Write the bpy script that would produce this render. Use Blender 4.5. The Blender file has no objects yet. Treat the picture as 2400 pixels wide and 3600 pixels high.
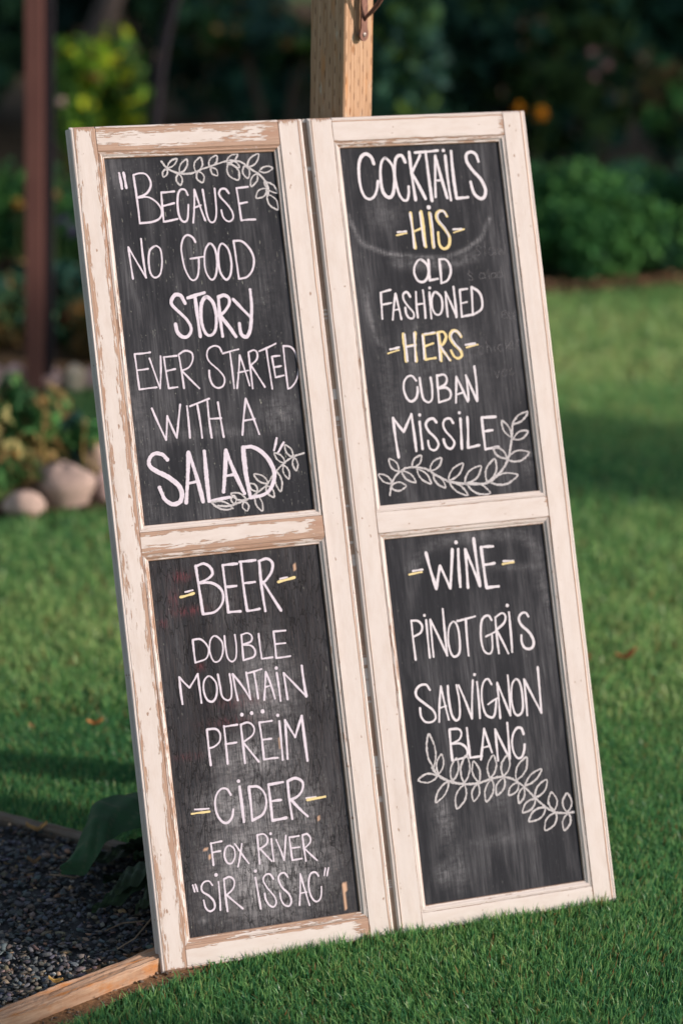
import bpy, math, random
import numpy as np
from mathutils import Matrix, Vector
R = math.radians
scene = bpy.context.scene
col = scene.collection
rng = np.random.default_rng(7)
random.seed(7)

# ------------------------------------------------------------------ camera
PITCH, ROLL, CAM_H = 0.2941, 0.014, 1.7314
cd = bpy.data.cameras.new("camera")
cam = bpy.data.objects.new("camera", cd)
col.objects.link(cam)
fwd = Vector((0, math.cos(PITCH), -math.sin(PITCH)))
up0 = Vector((0, math.sin(PITCH), math.cos(PITCH)))
rt0 = Vector((1, 0, 0))
rt = rt0 * math.cos(ROLL) + up0 * math.sin(ROLL)
up = up0 * math.cos(ROLL) - rt0 * math.sin(ROLL)
m = Matrix((rt, up, -fwd)).transposed().to_4x4()
m.translation = Vector((0, 0, CAM_H))
cam.matrix_world = m
cd.sensor_fit = 'HORIZONTAL'
cd.sensor_width = 24.0
cd.lens = 85.0
cd.clip_start = 0.05
cd.clip_end = 500
cd.dof.use_dof = True
cd.dof.focus_distance = 3.66
cd.dof.aperture_fstop = 2.1
cd.dof.aperture_blades = 9
scene.camera = cam

# ------------------------------------------------------------------ light
SUN_EL, SUN_AZ = R(22), 0.22          # the sun stands to the right, a little on the camera's side
to_sun = Vector((math.cos(SUN_EL) * math.cos(SUN_AZ), -math.cos(SUN_EL) * math.sin(SUN_AZ), math.sin(SUN_EL)))
world = bpy.data.worlds.new("World")
scene.world = world
world.use_nodes = True
nt = world.node_tree
nt.nodes.clear()
sky = nt.nodes.new('ShaderNodeTexSky')
sky.sky_type = 'NISHITA'
sky.sun_disc = False
sky.sun_elevation = SUN_EL
sky.sun_rotation = math.atan2(to_sun.x, to_sun.y)
bg = nt.nodes.new('ShaderNodeBackground')
bg.inputs['Strength'].default_value = 0.15
wo = nt.nodes.new('ShaderNodeOutputWorld')
hs = nt.nodes.new('ShaderNodeHueSaturation')
hs.inputs['Saturation'].default_value = 0.55
nt.links.new(sky.outputs[0], hs.inputs['Color'])
nt.links.new(hs.outputs[0], bg.inputs[0])
nt.links.new(bg.outputs[0], wo.inputs[0])
sd = bpy.data.lights.new("sun", 'SUN')
sd.energy = 4.9
sd.angle = R(1.0)
sd.color = (1.0, 0.83, 0.73)
so = bpy.data.objects.new("sun", sd)
so.rotation_mode = 'QUATERNION'
so.rotation_quaternion = to_sun.to_track_quat('Z', 'Y')
so.location = to_sun * 20
col.objects.link(so)
vs = scene.view_settings
scene.display_settings.display_device = 'sRGB'
vs.view_transform = 'Standard'
vs.look = 'None'
vs.gamma = 1
vs.use_curve_mapping = False
vs.exposure = 0.14

# ------------------------------------------------------------------ helpers
def link(o, parent=None):
    col.objects.link(o)
    if parent is not None:
        o.parent = parent
    return o

def tag(o, label=None, cat=None, group=None, kind=None):
    if label: o['label'] = label
    if cat: o['category'] = cat
    if group: o['group'] = group
    if kind: o['kind'] = kind
    return o

def empty(name, loc=(0, 0, 0), rz=0.0):
    o = bpy.data.objects.new(name, None)
    o.empty_display_size = 0.1
    o.location = loc
    o.rotation_euler = (0, 0, rz)
    return link(o)

def mesh_obj(name, V, F, mat=None, parent=None, uv=None, smooth=False, cols=None):
    """V list/array of points, F list of faces (any size); uv per vertex; cols per vertex"""
    me = bpy.data.meshes.new(name)
    V = [tuple(map(float, v)) for v in V]
    me.from_pydata(V, [], [tuple(int(i) for i in f) for f in F])
    if uv is not None:
        lay = me.uv_layers.new(name="UVMap")
        li = np.empty(len(me.loops), dtype=np.int32)
        me.loops.foreach_get('vertex_index', li)
        lay.data.foreach_set('uv', np.asarray(uv, dtype=np.float32)[li].ravel())
    if cols is not None:
        a = me.color_attributes.new("Col", 'FLOAT_COLOR', 'POINT')
        a.data.foreach_set('color', np.asarray(cols, dtype=np.float32).ravel())
    if smooth:
        me.polygons.foreach_set('use_smooth', [True] * len(me.polygons))
    if mat: me.materials.append(mat)
    me.update()
    return link(bpy.data.objects.new(name, me), parent)

def fast_mesh(name, V, F, mat, parent=None, cols=None, smooth=False):
    """numpy mesh, V (n,3), F (m,k) all faces of the same size"""
    V = np.ascontiguousarray(V, dtype=np.float32); F = np.ascontiguousarray(F, dtype=np.int32)
    me = bpy.data.meshes.new(name)
    me.vertices.add(len(V)); me.vertices.foreach_set('co', V.ravel())
    k = F.shape[1]
    me.loops.add(F.size); me.loops.foreach_set('vertex_index', F.ravel())
    me.polygons.add(len(F)); me.polygons.foreach_set('loop_start', np.arange(0, F.size, k, dtype=np.int32))
    try: me.polygons.foreach_set('loop_total', np.full(len(F), k, dtype=np.int32))
    except Exception: pass
    if cols is not None:
        a = me.color_attributes.new("Col", 'FLOAT_COLOR', 'POINT')
        c = np.ones((len(V), 4), dtype=np.float32); c[:, :3] = cols
        a.data.foreach_set('color', c.ravel())
    if smooth: me.polygons.foreach_set('use_smooth', np.ones(len(F), dtype=bool))
    me.materials.append(mat)
    me.update(calc_edges=True)
    return link(bpy.data.objects.new(name, me), parent)

class NT:
    """tiny node-graph helper"""
    def __init__(self, name):
        self.m = bpy.data.materials.new(name); self.m.use_nodes = True
        self.t = self.m.node_tree; self.t.nodes.clear()
        self.out = self.t.nodes.new('ShaderNodeOutputMaterial')
    def n(self, typ, **kw):
        nd = self.t.nodes.new(typ)
        for k, v in kw.items(): setattr(nd, k, v)
        return nd
    def L(self, a, b): self.t.links.new(a, b)
    def put(self, sock, v):
        if hasattr(v, 'is_linked') or isinstance(v, bpy.types.NodeSocket): self.L(v, sock)
        else:
            if isinstance(v, (tuple, list)) and len(v) == 3 and sock.type == 'RGBA': v = (*v, 1)
            sock.default_value = v
    def math(self, op, a, b=None, c=None, clamp=False):
        nd = self.n('ShaderNodeMath', operation=op, use_clamp=clamp)
        self.put(nd.inputs[0], a)
        if b is not None: self.put(nd.inputs[1], b)
        if c is not None: self.put(nd.inputs[2], c)
        return nd.outputs[0]
    def attr(self, name, obj=True):
        nd = self.n('ShaderNodeAttribute', attribute_type='OBJECT' if obj else 'GEOMETRY', attribute_name=name)
        return nd
    def mix(self, f, a, b):
        nd = self.n('ShaderNodeMix', data_type='RGBA')
        self.put(nd.inputs[0], f); self.put(nd.inputs[6], a); self.put(nd.inputs[7], b)
        return nd.outputs[2]
    def noise(self, vec, scale=1.0, detail=3.0, rough=0.55):
        nd = self.n('ShaderNodeTexNoise')
        if vec is not None: self.L(vec, nd.inputs['Vector'])
        nd.inputs['Scale'].default_value = scale
        nd.inputs['Detail'].default_value = detail
        nd.inputs['Roughness'].default_value = rough
        return nd.outputs[0]
    def comb(self, x, y, z=0.0):
        nd = self.n('ShaderNodeCombineXYZ')
        for i, v in enumerate((x, y, z)): self.put(nd.inputs[i], v)
        return nd.outputs[0]
    def step(self, v, a, b, lo=0.0, hi=1.0):
        nd = self.n('ShaderNodeMapRange', clamp=True)
        self.put(nd.inputs[0], v); self.put(nd.inputs[1], a); self.put(nd.inputs[2], b)
        self.put(nd.inputs[3], lo); self.put(nd.inputs[4], hi)
        return nd.outputs[0]
    def bsdf(self, color, rough=0.6, bump=None, bstr=0.5, bdist=0.001, spec=0.5, metal=0.0):
        b = self.n('ShaderNodeBsdfPrincipled')
        self.put(b.inputs['Base Color'], color); self.put(b.inputs['Roughness'], rough)
        b.inputs['Specular IOR Level'].default_value = spec
        b.inputs['Metallic'].default_value = metal
        if bump is not None:
            bn = self.n('ShaderNodeBump'); bn.inputs['Strength'].default_value = bstr
            bn.inputs['Distance'].default_value = bdist
            self.L(bump, bn.inputs['Height']); self.L(bn.outputs[0], b.inputs['Normal'])
        return b
    def done(self, sh):
        self.L(sh.outputs[0] if hasattr(sh, 'outputs') else sh, self.out.inputs[0]); return self.m

# ------------------------------------------------------------------ materials
def mat_paint():
    g = NT("peeling_white_paint")
    sep = g.n('ShaderNodeSeparateXYZ'); uvn = g.n('ShaderNodeUVMap', uv_map="UVMap"); g.L(uvn.outputs[0], sep.inputs[0])
    s, w = sep.outputs[0], sep.outputs[1]
    A = lambda k: g.attr(k).outputs['Fac']
    seed, ln, wd = A('seed'), A('len'), A('wid')
    big = g.noise(g.comb(g.math('MULTIPLY', s, 9.0), g.math('MULTIPLY', w, 55.0), seed), 1, 4, 0.6)
    fine = g.noise(g.comb(g.math('MULTIPLY', s, 45.0), g.math('MULTIPLY', w, 420.0), seed), 1, 4, 0.62)
    tiny = g.noise(g.comb(g.math('MULTIPLY', s, 220.0), g.math('MULTIPLY', w, 1400.0), seed), 1, 2, 0.6)
    nz = g.math('ADD', g.math('MULTIPLY', g.math('SUBTRACT', big, 0.5), 1.35), g.math('MULTIPLY', g.math('SUBTRACT', fine, 0.5), 1.25))
    e = g.math('DIVIDE', s, A('ea'))
    e = g.math('MINIMUM', e, g.math('DIVIDE', g.math('SUBTRACT', ln, s), A('eb')))
    e = g.math('MINIMUM', e, g.math('DIVIDE', w, A('wa')))
    e = g.math('MINIMUM', e, g.math('DIVIDE', g.math('SUBTRACT', wd, w), A('wb')))
    # the bead at the outer edge keeps its paint
    bead = g.math('MULTIPLY', g.math('LESS_THAN', w, A('bead')), g.math('GREATER_THAN', w, -0.5))
    e = g.math('MAXIMUM', e, bead)
    e = g.math('MINIMUM', e, 1.6)
    P = g.math('SUBTRACT', g.math('ADD', g.math('MULTIPLY', e, 0.55), g.math('MULTIPLY', nz, A('amp'))), A('peel'))
    paint = g.step(P, -0.012, 0.012)
    # hairline of bare wood along the quirk line
    wob = g.math('MULTIPLY', g.math('SUBTRACT', g.noise(g.comb(g.math('MULTIPLY', s, 12.0), 3.0, seed), 1, 4), 0.5), 0.004)
    dl = g.math('ABSOLUTE', g.math('SUBTRACT', g.math('ADD', w, wob), A('lpos')))
    line = g.step(dl, A('lw'), g.math('ADD', A('lw'), 0.0006))
    paint = g.math('MULTIPLY', paint, line)
    # wood
    gr = g.noise(g.comb(g.math('MULTIPLY', s, 16.0), g.math('MULTIPLY', w, 700.0), seed), 1, 5, 0.7)
    gr2 = g.noise(g.comb(g.math('MULTIPLY', s, 5.0), g.math('MULTIPLY', w, 60.0), seed), 1, 3)
    wood = g.mix(g.step(gr, 0.3, 0.7), (0.27, 0.168, 0.122), (0.46, 0.325, 0.245))
    wood = g.mix(g.step(gr2, 0.52, 0.75), wood, (0.34, 0.21, 0.15))
    # paint colour with weathering: pinkish stain, a few hairline cracks, dirt spots
    dirt = g.noise(g.comb(g.math('MULTIPLY', s, 22.0), g.math('MULTIPLY', w, 70.0), seed), 1, 6, 0.7)
    pc = g.mix(g.step(dirt, 0.42, 0.72), (0.575, 0.530, 0.507), (0.53, 0.47, 0.435))
    cr = g.noise(g.comb(g.math('MULTIPLY', s, 18.0), g.math('MULTIPLY', w, 900.0), seed), 1, 3, 0.5)
    crack = g.step(g.math('ABSOLUTE', g.math('SUBTRACT', cr, 0.36)), 0.0, 0.010)
    crm = g.step(g.noise(g.comb(g.math('MULTIPLY', s, 8.0), g.math('MULTIPLY', w, 30.0), seed), 1, 2), 0.5, 0.6)
    crack = g.math('MAXIMUM', crack, g.math('SUBTRACT', 1.0, g.math('MULTIPLY', crm, 0.5)))
    pc = g.mix(crack, (0.42, 0.30, 0.24), pc)
    spot = g.step(g.noise(g.comb(g.math('MULTIPLY', s, 60.0), g.math('MULTIPLY', w, 130.0), seed), 1, 2), 0.71, 0.74)
    pc = g.mix(spot, pc, (0.30, 0.21, 0.16))
    c = g.mix(paint, wood, pc)
    # thin dirty rim where paint breaks off
    rim = g.math('MULTIPLY', g.step(g.math('ABSOLUTE', P), 0.0, 0.03, 1.0, 0.0), 0.35)
    c = g.mix(rim, c, (0.33, 0.22, 0.17))
    h = g.math('ADD', paint, g.math('ADD', g.math('MULTIPLY', gr, 0.35), g.math('MULTIPLY', tiny, 0.10)))
    h = g.math('ADD', h, g.math('MULTIPLY', crack, 0.3))
    return g.done(g.bsdf(c, 0.62, h, 0.8, 0.0005, 0.35))

def mat_board():
    g = NT("chalkboard_paint")
    sep = g.n('ShaderNodeSeparateXYZ'); uvn = g.n('ShaderNodeUVMap', uv_map="UVMap"); g.L(uvn.outputs[0], sep.inputs[0])
    x, y = sep.outputs[0], sep.outputs[1]
    seed = g.attr('seed').outputs['Fac']; crk = g.attr('crack').outputs['Fac']; dust = g.attr('dust').outputs['Fac']
    vc = g.attr('Col', False)
    sepc = g.n('ShaderNodeSeparateColor'); g.L(vc.outputs['Color'], sepc.inputs[0])
    sm, red, bare = sepc.outputs[0], sepc.outputs[1], sepc.outputs[2]
    V = lambda a, b: g.comb(g.math('MULTIPLY', x, a), g.math('MULTIPLY', y, b), seed)
    streak = g.noise(V(260, 11), 1, 5, 0.7)
    wide = g.noise(V(26, 5), 1, 4, 0.6)
    swipe = g.noise(V(60, 140), 1, 3, 0.7)
    grain = g.noise(V(900, 30), 1, 4, 0.75)
    speck = g.noise(V(420, 60), 1, 3, 0.8)
    base = g.mix(g.step(wide, 0.3, 0.7), (0.0120, 0.0140, 0.0190), (0.0215, 0.0235, 0.0300))
    base = g.mix(g.math('MULTIPLY', g.step(streak, 0.45, 0.75), 0.45), base, (0.042, 0.044, 0.052))
    # chalk dust: general haze + the drawn smudges
    d = g.math('MULTIPLY', g.step(wide, 0.45, 0.85), g.step(streak, 0.35, 0.7))
    d = g.math('MULTIPLY', d, dust)
    tex = g.math('ADD', 0.22, g.math('MULTIPLY', g.step(grain, 0.42, 0.60), 1.15))
    sm2 = g.math('MULTIPLY', g.math('MULTIPLY', sm, tex), g.step(swipe, 0.3, 0.62, 0.25, 1.35))
    base = g.mix(g.math('ADD', d, sm2, clamp=True), base, (0.33, 0.335, 0.36))
    # tiny pale flecks along the grain
    fl = g.math('MULTIPLY', g.step(speck, 0.66, 0.72), g.attr('fleck').outputs['Fac'])
    base = g.mix(fl, base, (0.36, 0.38, 0.34))
    base = g.mix(g.math('MULTIPLY', red, g.step(speck, 0.42, 0.62)), base, (0.22, 0.045, 0.06))
    # old cracked paint
    vo = g.n('ShaderNodeTexVoronoi', feature='DISTANCE_TO_EDGE'); vo.inputs['Scale'].default_value = 1
    wv = g.noise(V(120, 60), 1, 3, 0.6)
    g.L(g.comb(g.math('ADD', g.math('MULTIPLY', x, 150), g.math('MULTIPLY', wv, 1.6)), g.math('ADD', g.math('MULTIPLY', y, 26), g.math('MULTIPLY', wv, 1.2)), seed), vo.inputs['Vector'])
    ck = g.math('MULTIPLY', g.step(vo.outputs['Distance'], 0.0, 0.075, 1.0, 0.0), g.step(g.noise(V(22, 9), 1, 3), 0.40, 0.52))
    ck = g.math('MULTIPLY', ck, crk)
    ridge = g.math('MULTIPLY', g.math('MULTIPLY', g.step(grain, 0.45, 0.7), crk), 0.5)
    base = g.mix(ridge, base, (0.060, 0.046, 0.042))
    base = g.mix(g.math('MULTIPLY', ck, 0.85), base, (0.006, 0.006, 0.007))
    chip = g.math('MULTIPLY', g.step(g.noise(V(70, 24), 1, 4, 0.7), 0.745, 0.765), crk)
    base = g.mix(g.math('MAXIMUM', chip, bare), base, (0.55, 0.36, 0.25))
    h = g.math('ADD', g.math('MULTIPLY', grain, g.math('ADD', 0.25, g.math('MULTIPLY', crk, 0.7))), g.math('MULTIPLY', ck, -1.0))
    h = g.math('ADD', h, g.math('MULTIPLY', streak, 0.3))
    return g.done(g.bsdf(base, 0.7, h, 0.7, 0.0006, 0.14))

def mat_chalk(name, color, color2=None, rough_edge=0.0, opacity=1.0):
    g = NT(name)
    co = g.n('ShaderNodeTexCoord').outputs['Object']
    n1 = g.noise(co, 900, 3, 0.7)
    n2 = g.noise(co, 130, 3, 0.6)
    c = g.mix(g.step(n2, 0.35, 0.7), color, color2 or tuple(k * 0.86 for k in color))
    n3 = g.noise(co, 520, 4, 0.75)
    c = g.mix(g.step(n3, 0.60, 0.70, 0.0, 0.55), c, (0.10, 0.10, 0.11))
    b = g.bsdf(c, 0.85, n1, 0.5, 0.0003, 0.15)
    if rough_edge > 0 or opacity < 1:
        tr = g.n('ShaderNodeBsdfTransparent'); mx = g.n('ShaderNodeMixShader')
        thr = g.step(n1, 0.5 - 0.2 * (1 - rough_edge) - 0.1, 0.5 - 0.2 * (1 - rough_edge) + 0.06, 0.0, opacity)
        g.L(thr, mx.inputs[0]); g.L(tr.outputs[0], mx.inputs[1]); g.L(b.outputs[0], mx.inputs[2])
        return g.done(mx)
    return g.done(b)

def mat_leaf(name, trans=0.35, rough=0.5, spec=0.35):
    g = NT(name)
    vc = g.attr('Col', False).outputs['Color']
    co = g.n('ShaderNodeTexCoord').outputs['Object']
    v = g.noise(co, 40, 2)
    c = g.mix(g.step(v, 0.3, 0.7, 0.0, 0.35), vc, (0.02, 0.03, 0.01))
    b = g.bsdf(c, rough, None, spec=spec)
    t = g.n('ShaderNodeBsdfTranslucent'); g.L(vc, t.inputs[0])
    mx = g.n('ShaderNodeMixShader'); mx.inputs[0].default_value = trans
    g.L(b.outputs[0], mx.inputs[1]); g.L(t.outputs[0], mx.inputs[2])
    return g.done(mx)

def mat_plain(name, c1, c2, scale=(20, 20, 20), rough=0.8, bstr=0.5, bdist=0.002, spec=0.3, detail=5, metal=0.0):
    g = NT(name)
    co = g.n('ShaderNodeTexCoord').outputs['Object']
    mp = g.n('ShaderNodeMapping'); g.L(co, mp.inputs[0]); mp.inputs['Scale'].default_value = scale
    n = g.noise(mp.outputs[0], 1, detail, 0.65)
    return g.done(g.bsdf(g.mix(g.step(n, 0.3, 0.7), c1, c2), rough, n, bstr, bdist, spec, metal))

def mat_post():
    """pressure-treated fir: grain, knots, staggered incising slits; UV = (height, across) in metres"""
    g = NT("incised_fir_post")
    sep = g.n('ShaderNodeSeparateXYZ'); uvn = g.n('ShaderNodeUVMap', uv_map="UVMap"); g.L(uvn.outputs[0], sep.inputs[0])
    s, w = sep.outputs[0], sep.outputs[1]
    gr = g.noise(g.comb(g.math('MULTIPLY', s, 7.0), g.math('MULTIPLY', w, 260.0), 0.0), 1, 5, 0.65)
    bd = g.noise(g.comb(g.math('MULTIPLY', s, 9.0), g.math('MULTIPLY', w, 50.0), 4.0), 1, 3, 0.6)
    c = g.mix(g.step(gr, 0.35, 0.65), (0.29, 0.165, 0.085), (0.48, 0.325, 0.215))
    c = g.mix(g.step(bd, 0.54, 0.72, 0.0, 0.7), c, (0.46, 0.20, 0.06))
    c = g.mix(g.step(g.noise(g.comb(g.math('MULTIPLY', s, 22.0), g.math('MULTIPLY', w, 60.0), 9.0), 1, 3), 0.64, 0.72, 0.0, 0.5), c, (0.50, 0.50, 0.42))
    # slits: columns 11 mm apart, 60 mm pitch, staggered
    cw = g.math('DIVIDE', w, 0.0105)
    ci = g.math('FLOOR', cw)
    fx = g.math('ABSOLUTE', g.math('SUBTRACT', g.math('FRACT', cw), 0.5))
    row = g.math('FRACT', g.math('ADD', g.math('DIVIDE', s, 0.036), g.math('MULTIPLY', ci, 0.382)))
    js = g.noise(g.comb(g.math('MULTIPLY', s, 30.0), g.math('MULTIPLY', w, 95.0), 2.0), 1, 2)
    slit = g.math('MULTIPLY', g.step(fx, 0.03, 0.09, 1.0, 0.0), g.math('MULTIPLY', g.step(row, 0.05, 0.12), g.step(row, 0.34, 0.46, 1.0, 0.0)))
    slit = g.math('MULTIPLY', slit, g.step(js, 0.3, 0.5, 0.25, 1.0))
    c = g.mix(g.math('MULTIPLY', slit, 0.95), c, (0.10, 0.04, 0.02))
    # knots
    for (ks, kw, kr) in ((1.318, 0.022, 0.0055), (1.22, 0.017, 0.003), (1.295, 0.120, 0.006), (1.215, 0.115, 0.009)):
        dx = g.math('DIVIDE', g.math('SUBTRACT', s, ks), 1.5); dy = g.math('SUBTRACT', w, kw)
        d = g.math('SQRT', g.math('ADD', g.math('MULTIPLY', dx, dx), g.math('MULTIPLY', dy, dy)))
        d = g.math('ADD', d, g.math('MULTIPLY', g.math('SUBTRACT', gr, 0.5), 0.003))
        c = g.mix(g.step(d, kr * 0.4, kr * 1.3, 0.85, 0.0), c, (0.25, 0.12, 0.05))
    h = g.math('SUBTRACT', gr, g.math('MULTIPLY', slit, 1.5))
    return g.done(g.bsdf(c, 0.7, h, 0.8, 0.001, 0.3))

def mat_vc(name, rough=0.85, nscale=120, bdist=0.003, spec=0.3):
    g = NT(name)
    vc = g.attr('Col', False).outputs['Color']
    co = g.n('ShaderNodeTexCoord').outputs['Object']
    v = g.noise(co, nscale, 4, 0.6)
    c = g.mix(g.step(v, 0.3, 0.75, 0.0, 0.5), vc, (0.03, 0.03, 0.03))
    return g.done(g.bsdf(c, rough, v, 0.6, bdist, spec))

PAINT = mat_paint()
BOARD = mat_board()
CHALK = {
    'white': mat_chalk("white_chalk_marker", (0.66, 0.64, 0.69)),
    'lavender': mat_chalk("lavender_white_chalk_marker", (0.64, 0.60, 0.685)),
    'yellow': mat_chalk("cream_yellow_chalk", (0.72, 0.60, 0.31)),
    'garland': mat_chalk("soft_white_chalk", (0.56, 0.55, 0.57), (0.42, 0.41, 0.43), rough_edge=0.45),
    'ghost': mat_chalk("erased_chalk_trace", (0.22, 0.22, 0.24), (0.14, 0.14, 0.15), rough_edge=0.8, opacity=0.5),
}
BACKWOOD = mat_plain("raw_back_wood", (0.24, 0.17, 0.12), (0.36, 0.27, 0.20), (60, 60, 8), 0.8)
POSTWOOD = mat_post()
RUST = mat_plain("rusty_iron", (0.10, 0.045, 0.035), (0.24, 0.12, 0.09), (90, 90, 60), 0.55, 0.4, 0.0006, 0.5, metal=0.35)
RUSTPOST = mat_plain("rust_brown_post", (0.115, 0.048, 0.042), (0.16, 0.070, 0.058), (14, 14, 5), 0.7)
DARKIRON = mat_plain("dark_iron", (0.008, 0.007, 0.012), (0.016, 0.013, 0.018), (20, 20, 8), 0.9)
LEAF = mat_leaf("leaf_foliage", 0.3, 0.7, 0.12)
GRASS = mat_leaf("grass_blades", 0.5, 0.38)
BIGLEAF = mat_leaf("big_garden_leaf", 0.25, 0.75)
PETAL = mat_leaf("flower_petals", 0.4, 0.6)
STONE = mat_vc("gravel_stone", 0.8, 260, 0.001)
ROCK = mat_vc("pinkish_field_stone", 0.85, 30, 0.006)
BARK = mat_plain("dark_bark", (0.035, 0.028, 0.024), (0.09, 0.07, 0.055), (14, 14, 4), 0.9, 0.8, 0.01)
SOIL = mat_plain("garden_soil", (0.035, 0.026, 0.02), (0.10, 0.065, 0.04), (30, 30, 30), 0.95, 0.9, 0.01, 0.1)
MULCH = mat_plain("orange_leaf_litter_soil", (0.03, 0.025, 0.015), (0.09, 0.055, 0.03), (12, 12, 12), 0.95, 0.9, 0.01, 0.1)
GROUND = mat_plain("soil_under_grass", (0.035, 0.075, 0.025), (0.07, 0.12, 0.04), (6, 6, 6), 0.95, 0.6, 0.01, 0.1)

# ------------------------------------------------------------------ ground
def ground_z(x, y):
    x = np.asarray(x, float); y = np.asarray(y, float)
    far = np.clip((np.hypot(x, y) - 3.4) / 3, 0, 1)
    return 0.010 * far * np.sin(x * 1.7 + 0.6) * np.cos(y * 1.1)

def in_poly(px, py, poly):
    inside = np.zeros(len(px), bool); n = len(poly)
    for i in range(n):
        x1, y1 = poly[i]; x2, y2 = poly[(i + 1) % n]
        c = ((y1 > py) != (y2 > py)) & (px < (x2 - x1) * (py - y1) / (y2 - y1 + 1e-12) + x1)
        inside ^= c
    return inside

xs = np.concatenate([np.linspace(-60, -4, 15), np.linspace(-3.6, 3.6, 90), np.linspace(4, 60, 15)])
ys = np.concatenate([np.linspace(-30, 1.5, 12), np.linspace(1.8, 12, 120), np.linspace(12.5, 90, 22)])
GX, GY = np.meshgrid(xs, ys)
GZ = ground_z(GX, GY) - 0.012
nx = len(xs)
F = [(j * nx + i, j * nx + i + 1, (j + 1) * nx + i + 1, (j + 1) * nx + i) for j in range(len(ys) - 1) for i in range(nx - 1)]
tag(mesh_obj("ground", np.stack([GX.ravel(), GY.ravel(), GZ.ravel()], 1), F, GROUND, smooth=True), kind='structure')

GRAVEL_POLY = [(-0.487, 3.158), (-0.275, 3.337), (-0.05, 3.53), (0.12, 3.66), (0.02, 3.72), (-0.20, 3.69), (-0.43, 3.765),
               (-0.583, 3.85), (-1.10, 4.12), (-1.7, 4.3), (-1.7, 2.1)]
BARE_POLY = [(-0.60, 3.00), (-0.40, 3.115), (-0.345, 3.185), (-0.300, 3.235), (-0.252, 3.262), (-0.205, 3.300), (-0.195, 3.33), (-0.10, 3.50), (-0.3, 3.38), (-0.487, 3.2)]
def sheet(name, poly, z, mat, label=None):
    o = mesh_obj(name, [(x, y, z) for x, y in poly], [tuple(range(len(poly)))], mat)
    return tag(o, kind='structure')
sheet("gravel_bed", GRAVEL_POLY, -0.006, mat_plain("dark_crushed_rock_bed", (0.02, 0.024, 0.028), (0.07, 0.075, 0.08), (90, 90, 90), 0.9, 0.9, 0.005))
sheet("bare_soil", BARE_POLY, -0.002, mat_plain("orange_brown_soil", (0.09, 0.05, 0.025), (0.30, 0.17, 0.085), (160, 160, 160), 0.95, 0.9, 0.004))

BED_NEAR = [(-2.2, 5.55), (-0.90, 5.60), (-0.72, 5.68), (-0.57, 5.72), (-0.50, 5.9), (-0.62, 6.15), (-1.0, 6.35), (-2.2, 6.4)]
BED_LEFT = [(-4.5, 6.95), (-1.0, 6.93), (-0.55, 6.93), (0.1, 7.5), (0.4, 8.3), (0.78, 8.45), (1.25, 8.62), (4.5, 9.3), (4.5, 20), (-4.5, 20)]
sheet("near_flower_bed", BED_NEAR, 0.004, SOIL)
sheet("flower_bed", BED_LEFT, 0.006, MULCH)

# ------------------------------------------------------------------ grass
def scatter(n, x0, x1, y0, y1):
    return rng.uniform(x0, x1, n), rng.uniform(y0, y1, n)

def fbm(x, y, f, seed=0):
    r = np.random.default_rng(seed); v = 0
    for k in range(7):
        a = r.uniform(0, 6.28); p = r.uniform(0, 6.28); ff = f * r.uniform(0.6, 1.8)
        v = v + np.sin((x * math.cos(a) + y * math.sin(a)) * ff + p)
    return v / 7

def blades(name, x, y, hmin, hmax, wid, label, seg=2, dry=0.04, lean=0.55, tone=0.30):
    n = len(x)
    z = ground_z(x, y) - 0.010
    clump = fbm(x, y, 26, 3)
    h = rng.uniform(hmin, hmax, n) * (1 + 0.28 * clump)
    az = rng.uniform(0, 2 * np.pi, n)
    la = az + rng.uniform(-1.2, 1.2, n) + np.pi / 2
    ln = np.abs(rng.normal(0, lean, n)) * h
    comb = 0.28 * h * fbm(x, y, 9, 5)
    w = wid * rng.uniform(0.7, 1.3, n)
    dx, dy = np.cos(az) * w / 2, np.sin(az) * w / 2
    lx = np.cos(la) * ln + comb; ly = np.sin(la) * ln + comb * 0.5
    B = np.stack([x, y, z], 1)
    D = np.stack([dx, dy, 0 * dx], 1)
    M = B + np.stack([lx * 0.35, ly * 0.35, h * 0.58], 1)
    T = B + np.stack([lx, ly, h * (1 - 0.25 * np.minimum(ln / h, 1.2) ** 2)], 1)
    V = np.stack([B - D, B + D, M + D * 0.75, M - D * 0.75, T], 1).reshape(-1, 3)
    i = np.arange(n)[:, None] * 5
    F = np.concatenate([i + [0, 1, 2], i + [0, 2, 3], i + [3, 2, 4]], 0)
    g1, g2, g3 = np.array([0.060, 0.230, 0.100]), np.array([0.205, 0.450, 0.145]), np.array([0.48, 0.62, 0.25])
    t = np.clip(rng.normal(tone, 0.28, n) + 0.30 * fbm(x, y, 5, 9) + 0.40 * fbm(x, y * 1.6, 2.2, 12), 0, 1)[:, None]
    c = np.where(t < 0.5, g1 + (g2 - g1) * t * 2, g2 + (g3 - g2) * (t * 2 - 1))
    u = rng.random(n)
    c[u < dry] = np.array([0.34, 0.25, 0.11])
    c[u < dry * 0.25] = np.array([0.30, 0.13, 0.05])
    cols = np.repeat(c, 5, 0)
    o = fast_mesh(name, V, F, GRASS, cols=cols)
    return tag(o, label, 'grass', kind='stuff')

def lawn_mask(x, y):
    k = ~in_poly(x, y, GRAVEL_POLY) & ~in_poly(x, y, BARE_POLY) & ~in_poly(x, y, BED_NEAR) & ~in_poly(x, y, BED_LEFT)
    return k
def frustum(x, y, mrg): return np.abs(x - 0.004 * y) < 0.155 * y + mrg

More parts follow.
